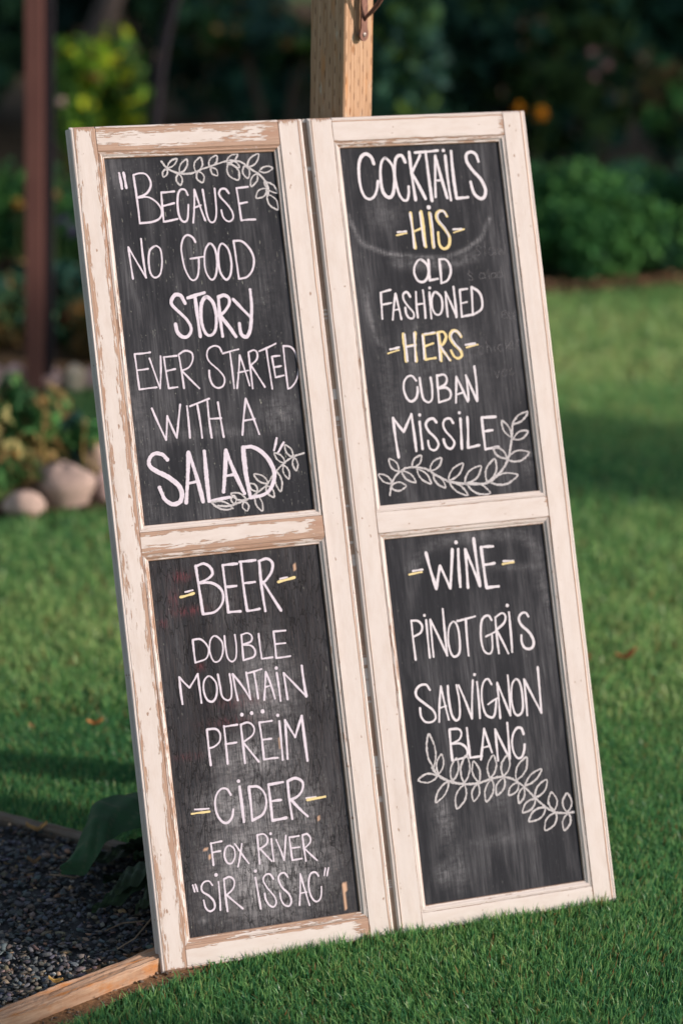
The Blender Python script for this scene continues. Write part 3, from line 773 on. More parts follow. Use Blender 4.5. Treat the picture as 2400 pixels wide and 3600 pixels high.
STROKES = [
 ("0u","because","white",[("l",438,733,12264,751,12024),("l",438,803,12268,822,12031),("l",337,956,12230,975,11467),("s",337,955,12227,1056,12250,1159,12228,1217,12123,1206,12021,1124,11921,978,11867),("s",337,978,11867,1153,11869,1284,11777,1347,11654,1309,11536,1179,11480,975,11467),("l",337,1372,11934,1361,11471),("l",337,1372,11931,1585,11941),("l",337,1383,11721,1564,11757),("l",337,1361,11471,1588,11505),("s",337,1797,11873,1763,11954,1694,11964,1643,11897,1617,11761,1615,11589,1646,11485,1706,11454,1755,11513,1790,11718),("l",337,1913,11954,1835,11434),("l",337,1913,11954,2034,11458),("l",303,1872,11663,1991,11702),("s",337,2048,11948,2059,11740,2073,11550,2113,11434,2185,11440,2228,11559,2241,11766,2245,11956),("s",337,2469,11870,2423,11938,2351,11941,2309,11884,2326,11814,2414,11706,2489,11581,2495,11477,2435,11424,2366,11449,2327,11520,2316,11607),("l",337,2604,11947,2626,11429),("l",337,2604,11947,2797,11959),("l",337,2621,11696,2753,11714),("l",337,2626,11429,2858,11434)]),
 ("0u","no_good","white",[("l",315,749,11105,768,10607),("l",315,749,11105,979,10615),("l",354,979,10615,966,11222),("c",334,1167,11096,1083,11027,1048,10859,1058,10680,1121,10606,1213,10661,1261,10847,1261,11027,1217,11089,1167,11096),("s",337,1835,11124,1801,11198,1724,11243,1648,11196,1596,11054,1598,10882,1621,10710,1685,10558,1752,10530,1813,10596,1849,10748,1860,10875),("l",303,1724,10869,1943,10891),("c",337,2073,11091,1993,11016,1951,10863,1952,10656,2025,10521,2103,10579,2152,10783,2144,10990,2073,11091),("c",337,2269,11080,2206,11004,2177,10816,2188,10626,2267,10507,2347,10582,2384,10770,2358,10979,2269,11080),("l",337,2459,11112,2478,10505),("s",337,2459,11112,2595,11097,2707,10977,2760,10818,2722,10647,2618,10532,2478,10505)]),
 ("0u","story","white",[("s",573,1559,10175,1503,10298,1416,10317,1348,10246,1346,10161,1439,10052,1564,9908,1611,9768,1554,9665,1464,9651,1385,9731,1368,9862),("l",573,1611,10257,1888,10323),("l",573,1730,10274,1745,9639),("c",573,1905,10253,1817,10132,1791,9876,1839,9684,1925,9651,2006,9742,2041,9980,2003,10172,1905,10253),("l",573,2108,10244,2107,9622),("s",573,2107,10241,2210,10262,2282,10206,2263,10104,2180,10006,2094,9942),("l",573,2102,9952,2323,9601),("s",506,2345,10192,2471,10039,2604,9886),("s",573,2641,10323,2636,10064,2593,9790,2552,9654,2490,9586,2422,9622,2404,9716,2404,9802)]),
 ("0u","ever_started","white",[("l",303,661,9440,675,8886),("l",303,661,9440,914,9450),("l",303,674,9185,850,9196),("l",303,675,8886,956,8900),("l",303,889,9356,1006,8879),("l",303,1006,8879,1070,9377),("l",303,1120,9357,1145,8869),("l",303,1121,9360,1332,9366),("l",303,1141,9141,1284,9162),("l",303,1145,8869,1287,8879),("l",303,1363,9385,1389,8851),("s",303,1363,9385,1474,9435,1575,9394,1581,9291,1508,9176,1375,9124),("l",303,1377,9138,1635,8832),("s",303,2064,9377,2027,9455,1940,9478,1845,9427,1816,9326,1857,9220,1984,9091,2059,8966,2027,8848,1935,8817,1853,8878,1821,9000,1826,9102),("l",303,2075,9349,2342,9399),("l",303,2195,9368,2200,8794),("l",303,2349,9306,2246,8787),("l",303,2349,9306,2457,8816),("l",270,2288,9028,2463,9054),("l",303,2497,9341,2502,8768),("s",303,2497,9341,2590,9369,2639,9321,2619,9218,2508,9130),("l",303,2509,9140,2704,8774),("l",303,2678,9345,2961,9447),("l",303,2797,9379,2823,8738),("l",303,2876,9245,2898,8912),("l",303,2876,9245,3003,9250),("l",303,2892,9078,3009,9087),("l",303,2898,8912,3039,8936),("l",303,3082,9394,3082,8719),("s",303,3083,9401,3207,9375,3277,9259,3296,9050,3245,8863,3151,8748,3082,8719)]),
 ("0u","with_a","white",[("l",337,839,8579,1012,8074),("l",337,1012,8074,1072,8443),("l",337,1072,8443,1186,8094),("l",337,1186,8094,1298,8605),("l",337,1403,8570,1396,8077),("l",337,1452,8566,1774,8661),("l",337,1571,8591,1592,8061),("l",337,1741,8619,1746,8049),("l",337,1909,8593,1941,8043),("l",303,1745,8346,1937,8344),("l",337,2369,8617,2249,8053),("l",337,2369,8617,2525,8044),("l",303,2293,8272,2481,8288)]),
 ("0u","salad","white",[("s",742,995,7770,924,7854,805,7878,717,7811,704,7694,808,7600,971,7502,1130,7352,1170,7213,1118,7099,993,7077,881,7171,824,7345),("l",708,1345,7850,1221,7080),("l",674,1345,7850,1492,7073),("l",506,1273,7374,1458,7395),("l",674,1602,7846,1590,7071),("l",506,1590,7064,1931,7101),("l",674,1952,7834,1839,7195),("l",674,1952,7834,2175,7141),("l",472,1917,7437,2061,7452),("l",742,2237,7855,2267,7071),("s",674,2237,7855,2394,7849,2566,7724,2671,7544,2697,7370,2613,7178,2484,7090,2266,7065),("l",405,2803,7956,2737,7769),("l",405,2910,7879,2806,7739)]),
 ("0u","garland_a","garland",[("s",303,1428,12423,1488,12335,1586,12262,1722,12214,1900,12213,2085,12275,2252,12320,2418,12365,2566,12393,2741,12351,2873,12241,3007,12148,3101,12022,3131,11899,3104,11795),("s",270,1514,12316,1577,12327,1634,12361,1671,12410,1686,12454,1640,12447,1583,12423,1538,12374,1514,12316),("s",270,1502,12300,1459,12280,1431,12247,1426,12207,1435,12175,1467,12188,1499,12215,1511,12257,1502,12300),("s",270,1705,12222,1774,12257,1828,12317,1849,12386,1848,12440,1795,12416,1739,12367,1708,12295,1705,12222),("s",270,1680,12216,1646,12165,1638,12109,1662,12062,1694,12033,1722,12070,1738,12122,1721,12175,1680,12216),("s",270,1973,12228,2044,12269,2089,12333,2091,12404,2071,12459,2016,12430,1964,12376,1950,12301,1973,12228),("s",270,2003,12244,1974,12182,1976,12122,2015,12079,2060,12058,2085,12103,2093,12161,2061,12212,2003,12244),("s",270,2196,12305,2265,12322,2319,12365,2341,12425,2341,12475,2289,12464,2233,12432,2200,12372,2196,12305),("s",270,2223,12293,2217,12239,2234,12192,2275,12166,2315,12157,2323,12198,2314,12245,2276,12279,2223,12293),("s",270,2490,12362,2559,12359,2624,12385,2665,12435,2684,12482,2633,12486,2570,12471,2518,12424,2490,12362),("s",303,2505,12337,2483,12237,2508,12148,2580,12096,2655,12077,2676,12151,2667,12239,2602,12306,2505,12337),("s",236,2564,12376,2575,12328,2605,12290,2650,12274,2689,12273,2682,12310,2659,12349,2615,12372,2564,12376),("s",270,2822,12268,2907,12289,2981,12342,3022,12414,3035,12475,2971,12461,2896,12421,2843,12349,2822,12268),("s",270,2778,12297,2744,12237,2740,12173,2772,12123,2812,12094,2841,12138,2854,12198,2830,12256,2778,12297),("s",270,3013,12200,3076,12175,3147,12176,3206,12206,3244,12243,3199,12264,3134,12271,3066,12247,3013,12200),("s",270,2973,12167,2910,12133,2862,12077,2847,12013,2851,11963,2899,11987,2950,12033,2976,12100,2973,12167),("s",270,3073,12023,3094,11948,3146,11883,3217,11849,3277,11839,3263,11896,3224,11961,3153,12007,3073,12023),("s",270,3107,11917,3031,11918,2963,11888,2925,11831,2913,11776,2970,11772,3038,11791,3087,11845,3107,11917),("s",270,3100,11823,3093,11734,3123,11649,3189,11596,3252,11572,3261,11638,3244,11721,3183,11787,3100,11823)]),
 ("0u","garland_b","garland",[("s",303,3225,7687,3019,7635,2823,7514,2682,7388,2556,7245,2420,7154,2266,7065,2080,7006,1898,6968,1722,6984),("s",270,3036,7634,3041,7701,3018,7768,2972,7815,2927,7839,2921,7790,2934,7726,2977,7669,3036,7634),("s",270,3054,7632,3025,7578,3017,7515,3038,7460,3066,7424,3090,7463,3104,7521,3090,7582,3054,7632),("s",270,2893,7553,2882,7618,2845,7678,2789,7713,2740,7727,2745,7678,2772,7620,2827,7575,2893,7553),("s",270,2868,7527,2849,7462,2856,7391,2890,7335,2928,7302,2945,7349,2947,7415,2917,7480,2868,7527),("s",270,2741,7435,2708,7351,2702,7254,2731,7170,2769,7116,2796,7176,2810,7265,2788,7359,2741,7435),("s",270,2583,7259,2554,7331,2497,7390,2425,7417,2365,7422,2384,7369,2430,7309,2504,7270,2583,7259),("s",270,2544,7228,2537,7163,2558,7100,2605,7058,2651,7037,2658,7085,2647,7146,2604,7198,2544,7228),("s",270,2391,7149,2392,7204,2370,7251,2326,7277,2285,7285,2281,7245,2295,7197,2336,7163,2391,7149),("s",270,2350,7108,2332,7029,2344,6944,2387,6877,2433,6837,2449,6895,2447,6974,2409,7052,2350,7108),("s",270,2192,7044,2151,7106,2085,7150,2012,7162,1955,7154,1983,7107,2037,7058,2115,7037,2192,7044),("s",270,2153,7013,2125,6967,2124,6918,2153,6881,2188,6860,2211,6894,2221,6940,2198,6983,2153,7013),("s",270,1989,6987,2022,7020,2034,7061,2019,7098,1994,7123,1968,7099,1949,7063,1958,7022,1989,6987),("s",303,1963,6921,1898,6995,1804,7047,1704,7058,1630,7047,1675,6990,1756,6933,1862,6910,1963,6921)]),
 ("0l","beer","white",[("l",303,1046,5707,1170,5722),("l",472,1259,6091,1291,5338),("s",438,1258,6085,1391,6112,1489,6045,1513,5941,1416,5866,1288,5828),("s",438,1287,5818,1462,5810,1594,5729,1650,5605,1608,5457,1480,5352,1291,5338),("l",438,1692,6059,1699,5322),("l",438,1692,6059,1927,6059),("l",405,1699,5718,1876,5717),("l",405,1699,5322,1901,5317),("l",438,1989,6073,2007,5313),("l",438,1972,6082,2230,6084),("l",405,1997,5746,2183,5748),("l",405,2007,5313,2212,5325),("l",472,2291,6061,2300,5282),("s",438,2285,6065,2420,6089,2501,6013,2480,5895,2395,5784,2315,5714),("l",472,2317,5734,2556,5262),("l",303,2596,5754,2717,5769)]),
 ("0l","double","white",[("l",337,1083,4962,1084,4609),("s",303,1083,4962,1205,4959,1293,4865,1316,4761,1257,4650,1084,4609),("c",303,1447,4983,1363,4925,1333,4759,1375,4603,1462,4593,1535,4703,1547,4871,1447,4983),("s",303,1594,4967,1592,4798,1607,4628,1670,4560,1740,4613,1767,4779,1764,4966),("l",337,1869,4954,1858,4559),("s",303,1869,4954,1967,4971,2032,4920,2012,4837,1876,4801),("s",303,1875,4794,1997,4774,2059,4696,2030,4597,1858,4559),("l",303,2149,4941,2156,4549),("l",303,2156,4549,2336,4553),("l",337,2393,4948,2391,4533),("l",337,2393,4948,2591,4944),("l",303,2395,4751,2567,4749),("l",337,2391,4533,2622,4538)]),
 ("0l","mountain","white",[("l",371,803,4416,808,4003),("l",337,803,4416,947,4238),("l",337,947,4238,1102,4432),("l",337,1102,4432,1110,3984),("c",337,1286,4377,1195,4320,1167,4172,1203,4027,1286,3983,1359,4066,1380,4248,1286,4377),("s",337,1421,4389,1435,4208,1451,4045,1531,3974,1597,4021,1616,4187,1610,4374),("l",371,1659,4368,1695,3955),("l",337,1659,4368,1900,3945),("l",337,1900,3945,1878,4367),("l",303,1894,4351,2131,4392),("l",337,2003,4363,2025,3943),("l",337,2196,4341,2120,3908),("l",337,2196,4341,2296,3911),("l",270,2155,4108,2260,4123),("l",371,2371,4304,2384,3867),("d",539,2373,4379),("l",371,2484,4284,2500,3874),("l",337,2484,4291,2811,3885),("l",472,2811,3885,2792,4365),("d",607,1733,3728),("d",607,1893,3732),("d",674,2072,3738)]),
 ("0l","pfreim","white",[("l",371,1149,3563,1149,3016),("s",337,1150,3569,1289,3559,1350,3477,1330,3362,1241,3296,1144,3275),("l",371,1426,3586,1419,3005),("l",337,1425,3576,1645,3583),("l",337,1418,3308,1596,3313),("l",371,1697,3577,1698,2980),("s",337,1697,3577,1824,3595,1903,3511,1871,3397,1700,3300),("l",371,1701,3306,1921,2975),("l",371,1999,3574,2009,2998),("l",337,1999,3574,2206,3576),("l",337,2010,3302,2163,3303),("l",337,2009,2998,2234,2996),("l",371,2325,3555,2311,2953),("d",539,2311,3648),("l",405,2419,3560,2391,2960),("l",371,2419,3560,2555,3279),("l",405,2555,3279,2700,3591),("l",472,2700,3591,2711,2892)]),
 ("0l","cider","white",[("l",303,820,2379,1039,2364),("s",371,1415,2525,1363,2622,1270,2635,1187,2555,1147,2426,1163,2257,1230,2137,1315,2112,1393,2182,1428,2298),("l",506,1569,2629,1576,2090),("d",573,1561,2718),("l",438,1715,2610,1711,2089),("s",405,1715,2610,1865,2591,1958,2471,1963,2301,1886,2160,1711,2089),("l",438,2034,2603,2033,2046),("l",438,2034,2603,2271,2612),("l",405,2032,2343,2211,2343),("l",472,2033,2046,2266,2058),("l",438,2350,2616,2359,2029),("s",438,2350,2616,2480,2647,2590,2575,2576,2458,2493,2367,2369,2322),("l",438,2370,2332,2612,2036),("l",303,2620,2316,2782,2312)]),
 ("0l","fox_river","white",[("l",337,1012,1836,1015,1498),("l",303,1012,1832,1188,1842),("l",303,1020,1691,1150,1696),("c",303,1298,1760,1229,1712,1206,1598,1243,1500,1312,1490,1368,1576,1372,1696,1298,1760),("l",303,1391,1773,1579,1446),("l",303,1502,1758,1403,1420),("l",337,1762,1857,1752,1415),("s",303,1762,1857,1868,1859,1923,1784,1892,1698,1771,1637),("l",303,1780,1653,1952,1427),("l",303,1982,1769,1984,1422),("d",472,1981,1850),("l",303,2061,1742,2154,1415),("l",303,2154,1415,2223,1787),("l",337,2277,1753,2284,1397),("l",303,2277,1753,2435,1755),("l",270,2281,1583,2424,1580),("l",303,2284,1397,2439,1399),("l",337,2492,1757,2502,1356),("s",303,2492,1757,2572,1763,2617,1689,2590,1615,2492,1547),("l",303,2500,1553,2684,1341)]),
 ("0l","sir_issac","white",[("l",303,655,1243,674,1141),("l",303,697,1247,719,1141),("s",303,963,1199,918,1265,842,1266,790,1207,797,1123,893,1043,959,950,958,850,883,811,820,870,799,990),("l",303,1065,1234,1047,804),("d",573,1039,1345),("l",337,1156,1265,1158,770),("s",303,1156,1265,1253,1284,1316,1215,1285,1103,1162,1010),("l",303,1170,1019,1405,774),("l",337,1658,1216,1690,732),("d",506,1670,1315),("s",303,1945,1152,1901,1232,1830,1236,1779,1166,1825,1041,1925,893,1948,788,1895,729,1829,772,1786,862,1779,954),("s",303,2177,1153,2131,1223,2059,1210,2025,1140,2070,1006,2164,892,2194,786,2152,708,2074,736,2031,827,2024,922),("l",303,2386,1170,2319,694),("l",303,2386,1170,2481,670),("l",270,2351,871,2459,876),("s",303,2679,1094,2643,1154,2572,1157,2519,1077,2501,927,2528,788,2590,711,2658,735,2693,815,2706,921),("l",270,2804,1199,2773,1091),("l",270,2858,1198,2819,1081)]),
 ("0l","dashes","yellow",[("l",405,961,5635,1182,5673),("l",438,2562,5709,2838,5753),("l",337,761,2320,1047,2316),("l",438,2635,2287,2932,2299)]),
 ("1u","cocktails","white",[("s",539,1074,12232,1039,12347,952,12400,858,12337,809,12180,798,11933,835,11744,919,11666,1010,11701,1076,11815,1111,11948),("c",539,1280,12320,1196,12217,1161,11988,1176,11775,1259,11679,1341,11732,1396,11942,1394,12173,1280,12320),("s",539,1618,12238,1574,12343,1497,12339,1440,12242,1412,12012,1439,11763,1499,11636,1573,11621,1615,11719,1629,11836),("l",539,1705,12399,1724,11614),("l",506,1888,12341,1701,12053),("l",539,1703,12071,1896,11628),("l",472,1803,12388,2206,12407),("l",539,1991,12398,2006,11587),("l",506,2153,12320,2075,11651),("l",506,2153,12320,2278,11624),("l",371,2111,11918,2225,11913),("l",506,2325,12316,2338,11586),("d",573,2305,12403),("l",539,2437,12384,2441,11609),("l",506,2441,11609,2643,11618),("s",539,2900,12200,2865,12316,2792,12359,2703,12323,2693,12208,2775,12061,2909,11893,2966,11729,2932,11612,2851,11587,2764,11666,2732,11775,2720,11866)]),
 ("1u","his","yellow",[("l",607,1607,11407,1621,10838),("l",607,1791,11419,1805,10849),("l",438,1615,11101,1813,11169),("l",573,1936,11391,1939,10828),("s",506,2234,11326,2186,11407,2099,11411,2049,11349,2068,11252,2166,11122,2236,10976,2208,10842,2119,10797,2050,10861,2045,11004,2048,11064),("l",303,1323,11059,1500,11085),("l",270,2318,11050,2509,11098),("l",573,1245,9459,1244,9019),("l",539,1450,9467,1416,9007),("l",405,1254,9254,1438,9277),("l",506,1585,9423,1577,9024),("l",438,1577,9423,1792,9441),("l",405,1584,9236,1741,9275),("l",405,1573,9021,1757,9036),("l",573,1841,9441,1846,8988),("s",472,1837,9442,1933,9450,1977,9369,1922,9266,1838,9201),("l",472,1848,9218,2002,8984),("s",506,2238,9351,2180,9437,2097,9450,2045,9364,2089,9255,2189,9141,2216,9051,2153,9002,2081,9035,2036,9134),("l",270,943,9163,1139,9206),("l",270,2308,9169,2516,9205)]),
 ("1u","his_white","white",[("l",270,1591,11400,1599,10839),("l",270,1766,11406,1783,10858),("l",236,1954,11383,1947,10827),("d",742,1932,11483),("s",236,2220,11341,2172,11415,2108,11396,2070,11334,2097,11240,2182,11122,2226,10984),("l",270,1344,11108,1496,11114),("l",270,2317,11104,2463,11104),("l",270,1267,9451,1263,9018),("l",270,1427,9462,1398,9008),("l",236,1261,9243,1436,9263),("l",270,1568,9410,1552,9036),("l",202,1601,9436,1782,9452),("l",236,1828,9428,1824,8996),("l",236,1857,9228,1987,8985),("s",236,2229,9366,2173,9445,2107,9431,2064,9363,2111,9253,2197,9141),("l",303,988,9227,1141,9248),("l",303,2298,9212,2468,9222)]),
 ("1u","old","white",[("c",405,1689,10646,1593,10573,1554,10441,1602,10307,1705,10283,1788,10374,1800,10533,1689,10646),("l",438,1824,10631,1809,10295),("l",405,1809,10295,1952,10315),("l",438,2013,10624,2004,10241),("s",405,2014,10628,2127,10618,2190,10511,2183,10387,2112,10277,2004,10241)]),
 ("1u","fashioned","white",[("l",371,941,10141,918,9727),("l",337,935,10148,1115,10184),("l",337,937,9951,1101,9973),("l",371,1190,10119,1094,9702),("l",371,1190,10119,1244,9699),("l",270,1131,9851,1231,9869),("s",371,1438,10051,1391,10132,1323,10100,1320,10012,1382,9902,1463,9791,1453,9711,1385,9708,1337,9782,1331,9881),("l",371,1545,10123,1529,9709),("l",371,1669,10143,1659,9691),("l",303,1536,9921,1661,9928),("l",371,1778,10105,1760,9681),("d",472,1791,10175),("c",371,1880,10102,1813,10018,1797,9859,1837,9750,1911,9735,1969,9831,1972,10008,1880,10102),("l",371,2057,10085,2047,9691),("l",371,2058,10092,2198,9674),("l",438,2198,9674,2205,10165),("l",371,2309,10109,2294,9675),("l",371,2310,10112,2441,10122),("l",303,2297,9889,2411,9907),("l",405,2293,9672,2469,9693),("l",405,2521,10146,2488,9691),("s",405,2521,10146,2641,10057,2681,9911,2644,9771,2488,9691)]),
 ("1u","cuban","white",[("s",405,1375,8696,1320,8771,1245,8772,1172,8700,1146,8579,1177,8436,1244,8368,1332,8407,1378,8509,1384,8590),("s",405,1440,8734,1445,8557,1463,8397,1542,8331,1613,8386,1636,8578,1628,8727),("l",405,1741,8754,1726,8317),("s",405,1741,8747,1867,8756,1907,8682,1866,8597,1742,8542),("s",405,1742,8542,1879,8543,1946,8467,1914,8363,1726,8317),("l",405,2078,8705,2019,8292),("l",405,2078,8705,2226,8294),("l",303,2042,8417,2184,8449),("l",371,2244,8718,2244,8314),("l",405,2244,8718,2390,8289),("l",438,2390,8289,2410,8852)]),
 ("1u","missile","white",[("l",472,907,8127,927,7491),("l",438,907,8127,1062,7890),("l",438,1062,7890,1227,8162),("l",472,1227,8162,1241,7570),("l",472,1353,8029,1353,7593),("d",539,1367,8140),("s",438,1641,7999,1592,8063,1507,8048,1453,7975,1492,7866,1592,7753,1635,7644,1576,7560,1494,7574,1464,7640,1462,7710),("s",438,1929,7966,1885,8040,1797,8033,1753,7952,1785,7843,1874,7730,1912,7639,1852,7559,1779,7579,1739,7653,1731,7717),("l",472,2063,8026,2029,7541),("d",506,2056,8122),("l",438,2187,8041,2137,7546),("l",438,2137,7546,2339,7572),("l",472,2436,8011,2438,7504),("l",472,2437,8015,2679,8010),("l",438,2443,7787,2598,7796),("l",472,2437,7497,2671,7517)]),
 ("1u","garland_c","garland",[("s",371,707,6905,756,7069,847,7201,989,7293,1161,7314,1380,7260,1554,7140,1731,7037,1952,6982,2178,6952,2369,6946,2532,7020,2702,7148,2820,7316,2880,7489,2929,7663,2967,7874,3035,7947),("s",303,766,7085,740,7157,686,7216,614,7245,555,7250,571,7196,614,7136,686,7096,766,7085),("s",303,733,7029,797,6976,876,6958,949,6985,998,7027,952,7069,881,7097,801,7080,733,7029),("s",303,900,7266,904,7342,875,7414,817,7460,762,7480,756,7424,773,7355,827,7298,900,7266),("s",303,949,7269,974,7190,1030,7121,1105,7082,1168,7068,1153,7127,1109,7196,1033,7247,949,7269),("s",303,1141,7309,1218,7327,1281,7372,1310,7436,1314,7491,1256,7480,1192,7445,1151,7381,1141,7309),("s",303,1213,7281,1231,7191,1283,7105,1359,7050,1427,7024,1417,7092,1378,7175,1302,7243,1213,7281),("s",303,1433,7228,1521,7243,1599,7290,1642,7359,1657,7420,1591,7411,1513,7376,1456,7308,1433,7228),("s",303,1482,7164,1495,7083,1540,7008,1609,6961,1670,6940,1663,7000,1630,7073,1562,7132,1482,7164),("s",303,1732,7047,1841,7075,1939,7139,1997,7227,2019,7301,1937,7284,1840,7234,1767,7146,1732,7047),("s",303,1739,7036,1783,6941,1864,6854,1962,6801,2042,6780,2012,6851,1947,6937,1845,7003,1739,7036),("s",303,2009,6977,2131,6996,2241,7057,2304,7150,2328,7233,2236,7223,2127,7178,2046,7086,2009,6977),("s",303,2046,6964,2113,6866,2219,6794,2339,6773,2433,6781,2386,6855,2298,6932,2172,6970,2046,6964),("s",303,2401,6961,2506,7028,2580,7129,2597,7240,2581,7325,2501,7279,2420,7193,2386,7076,2401,6961),("s",303,2465,6948,2598,6905,2748,6909,2873,6967,2951,7034,2853,7071,2715,7082,2574,7035,2465,6948),("s",303,2801,7317,2778,7400,2722,7470,2642,7505,2574,7514,2588,7452,2631,7381,2710,7334,2801,7317),("s",303,2791,7300,2905,7258,3031,7261,3134,7316,3197,7381,3113,7416,2996,7428,2879,7383,2791,7300),("s",303,2913,7657,2917,7742,2890,7831,2835,7897,2781,7935,2775,7872,2791,7789,2843,7711,2913,7657),("s",303,2947,7619,3035,7606,3124,7626,3188,7679,3222,7732,3157,7745,3072,7736,2996,7688,2947,7619),("s",303,2959,7867,3057,7878,3155,7920,3225,7985,3261,8044,3188,8039,3095,8009,3012,7945,2959,7867)]),
 ("1u","ghost","ghost",[("s",169,2769,10769,2736,10814,2686,10791,2707,10737,2752,10698,2708,10658,2660,10675),("l",169,2840,10873,2831,10651),("s",169,2999,10757,2931,10768,2896,10708,2928,10653,2998,10685),("l",169,3008,10763,3017,10648),("s",169,3062,10761,3072,10652,3122,10743,3149,10648,3205,10782),("s",169,2563,10358,2522,10396,2487,10363,2538,10313,2559,10265,2493,10262),("s",169,2775,10353,2718,10364,2681,10316,2707,10271,2771,10289),("l",169,2776,10360,2791,10263),("l",169,2848,10413,2852,10263),("s",169,2968,10349,2910,10353,2889,10304,2915,10266,2964,10285),("l",169,2973,10356,2980,10262),("s",169,3079,10365,3019,10354,3001,10304,3024,10274,3073,10293),("l",169,3075,10426,3086,10271),("s",169,3017,9658,3090,9682,3057,9727,3001,9688,3018,9604,3097,9610),("s",169,3167,9677,3121,9680,3107,9634,3158,9606,3121,9558),("s",169,3215,9628,3280,9649,3257,9708,3204,9664,3216,9574,3298,9568),("s",169,2603,9131,2570,9180,2519,9137,2524,9054,2592,9043),("l",169,2664,9252,2671,9055),("s",169,2674,9144,2723,9169,2741,9061),("l",169,2799,9154,2803,9064),("s",169,2936,9169,2886,9173,2863,9113,2896,9065,2953,9089),("l",169,3004,9247,3009,9068),("l",169,3081,9181,3009,9129),("l",169,3017,9135,3092,9080),("s",169,3062,9147,3130,9167,3117,9214,3074,9181,3083,9099,3150,9105),("l",169,3197,9234,3215,9125),("s",169,3206,9208,3255,9230,3282,9132),("l",169,2756,8746,2792,8636),("l",169,2792,8636,2833,8748),("s",169,2925,8770,2880,8719,2899,8657,2964,8678,2966,8760),("s",169,3062,8778,3017,8727,3033,8673,3098,8693)]),
 ("1l","wine","white",[("l",539,1206,5930,1314,5343),("l",506,1314,5343,1422,5699),("l",506,1422,5699,1554,5329),("l",539,1554,5329,1664,5942),("l",539,1765,5932,1729,5335),("d",641,1742,6047),("l",506,1888,5910,1859,5305),("l",506,1886,5921,2069,5312),("l",539,2069,5312,2054,6081),("l",539,2165,5929,2179,5276),("l",472,2165,5929,2371,5923),("l",438,2175,5643,2368,5652),("l",506,2178,5269,2390,5272),("l",337,944,5663,1117,5670),("l",303,2524,5668,2700,5658)]),
 ("1l","pinot_gris","white",[("l",371,825,4874,825,4256),("s",371,826,4881,944,4861,1000,4775,958,4675,824,4620),("l",371,1079,4864,1069,4263),("d",472,1058,4940),("l",371,1149,4857,1134,4270),("l",371,1150,4864,1370,4265),("l",405,1370,4265,1382,5007),("c",371,1529,4789,1449,4692,1414,4469,1447,4273,1517,4234,1591,4310,1614,4552,1591,4737,1529,4789),("l",371,1605,4791,1922,4835),("l",371,1760,4817,1736,4224),("s",371,2201,4745,2160,4817,2083,4811,2018,4719,1983,4495,2006,4282,2096,4212,2158,4282,2179,4509),("l",303,2070,4492,2270,4559),("l",371,2271,4780,2263,4201),("s",371,2271,4780,2393,4838,2451,4779,2411,4677,2256,4571),("l",371,2265,4580,2426,4182),("l",405,2519,4835,2497,4199),("d",573,2503,4950),("s",438,2847,4737,2812,4797,2734,4795,2678,4720,2711,4610,2836,4473,2890,4343,2870,4246,2796,4212,2715,4249,2682,4348,2690,4443)]),
 ("1l","sauvignon","white",[("s",405,1007,3756,954,3842,849,3843,774,3776,772,3672,888,3554,1023,3427,1053,3309,982,3248,871,3262,808,3356,806,3488),("l",371,1199,3789,1104,3234),("l",371,1199,3789,1271,3248),("l",303,1138,3449,1253,3470),("s",405,1318,3782,1311,3574,1330,3328,1392,3223,1463,3278,1486,3519,1468,3776),("l",371,1505,3771,1668,3218),("l",371,1668,3218,1758,3823),("l",371,1826,3787,1807,3209),("d",506,1799,3909),("s",371,2073,3723,2023,3813,1947,3780,1892,3646,1877,3438,1916,3258,2015,3194,2076,3257,2126,3472),("l",303,1973,3409,2143,3491),("l",371,2173,3729,2156,3167),("l",371,2174,3736,2339,3190),("l",371,2339,3190,2370,3830),("c",371,2495,3752,2421,3655,2390,3413,2419,3216,2491,3176,2568,3269,2586,3530,2559,3710,2495,3752),("l",371,2646,3728,2631,3156),("l",405,2647,3735,2884,3168),("l",438,2884,3168,2911,3902)]),
 ("1l","blanc","white",[("l",438,1262,3086,1251,2598),("s",371,1263,3093,1413,3082,1460,3006,1402,2909,1253,2858),("s",371,1253,2858,1421,2847,1522,2748,1489,2630,1251,2598),("l",405,1563,3077,1561,2604),("l",371,1561,2604,1770,2606),("l",405,1857,3031,1744,2553),("l",371,1857,3031,1946,2643),("l",303,1786,2733,1929,2750),("l",405,2047,2998,2035,2499),("l",371,2047,2998,2241,2501),("l",405,2241,2501,2268,3076),("s",405,2529,2862,2502,2960,2427,2973,2352,2891,2311,2755,2322,2596,2379,2498,2457,2509,2508,2608,2527,2700)]),
 ("1l","dashes","yellow",[("l",337,878,5613,1098,5633),("l",337,2503,5621,2705,5636)]),
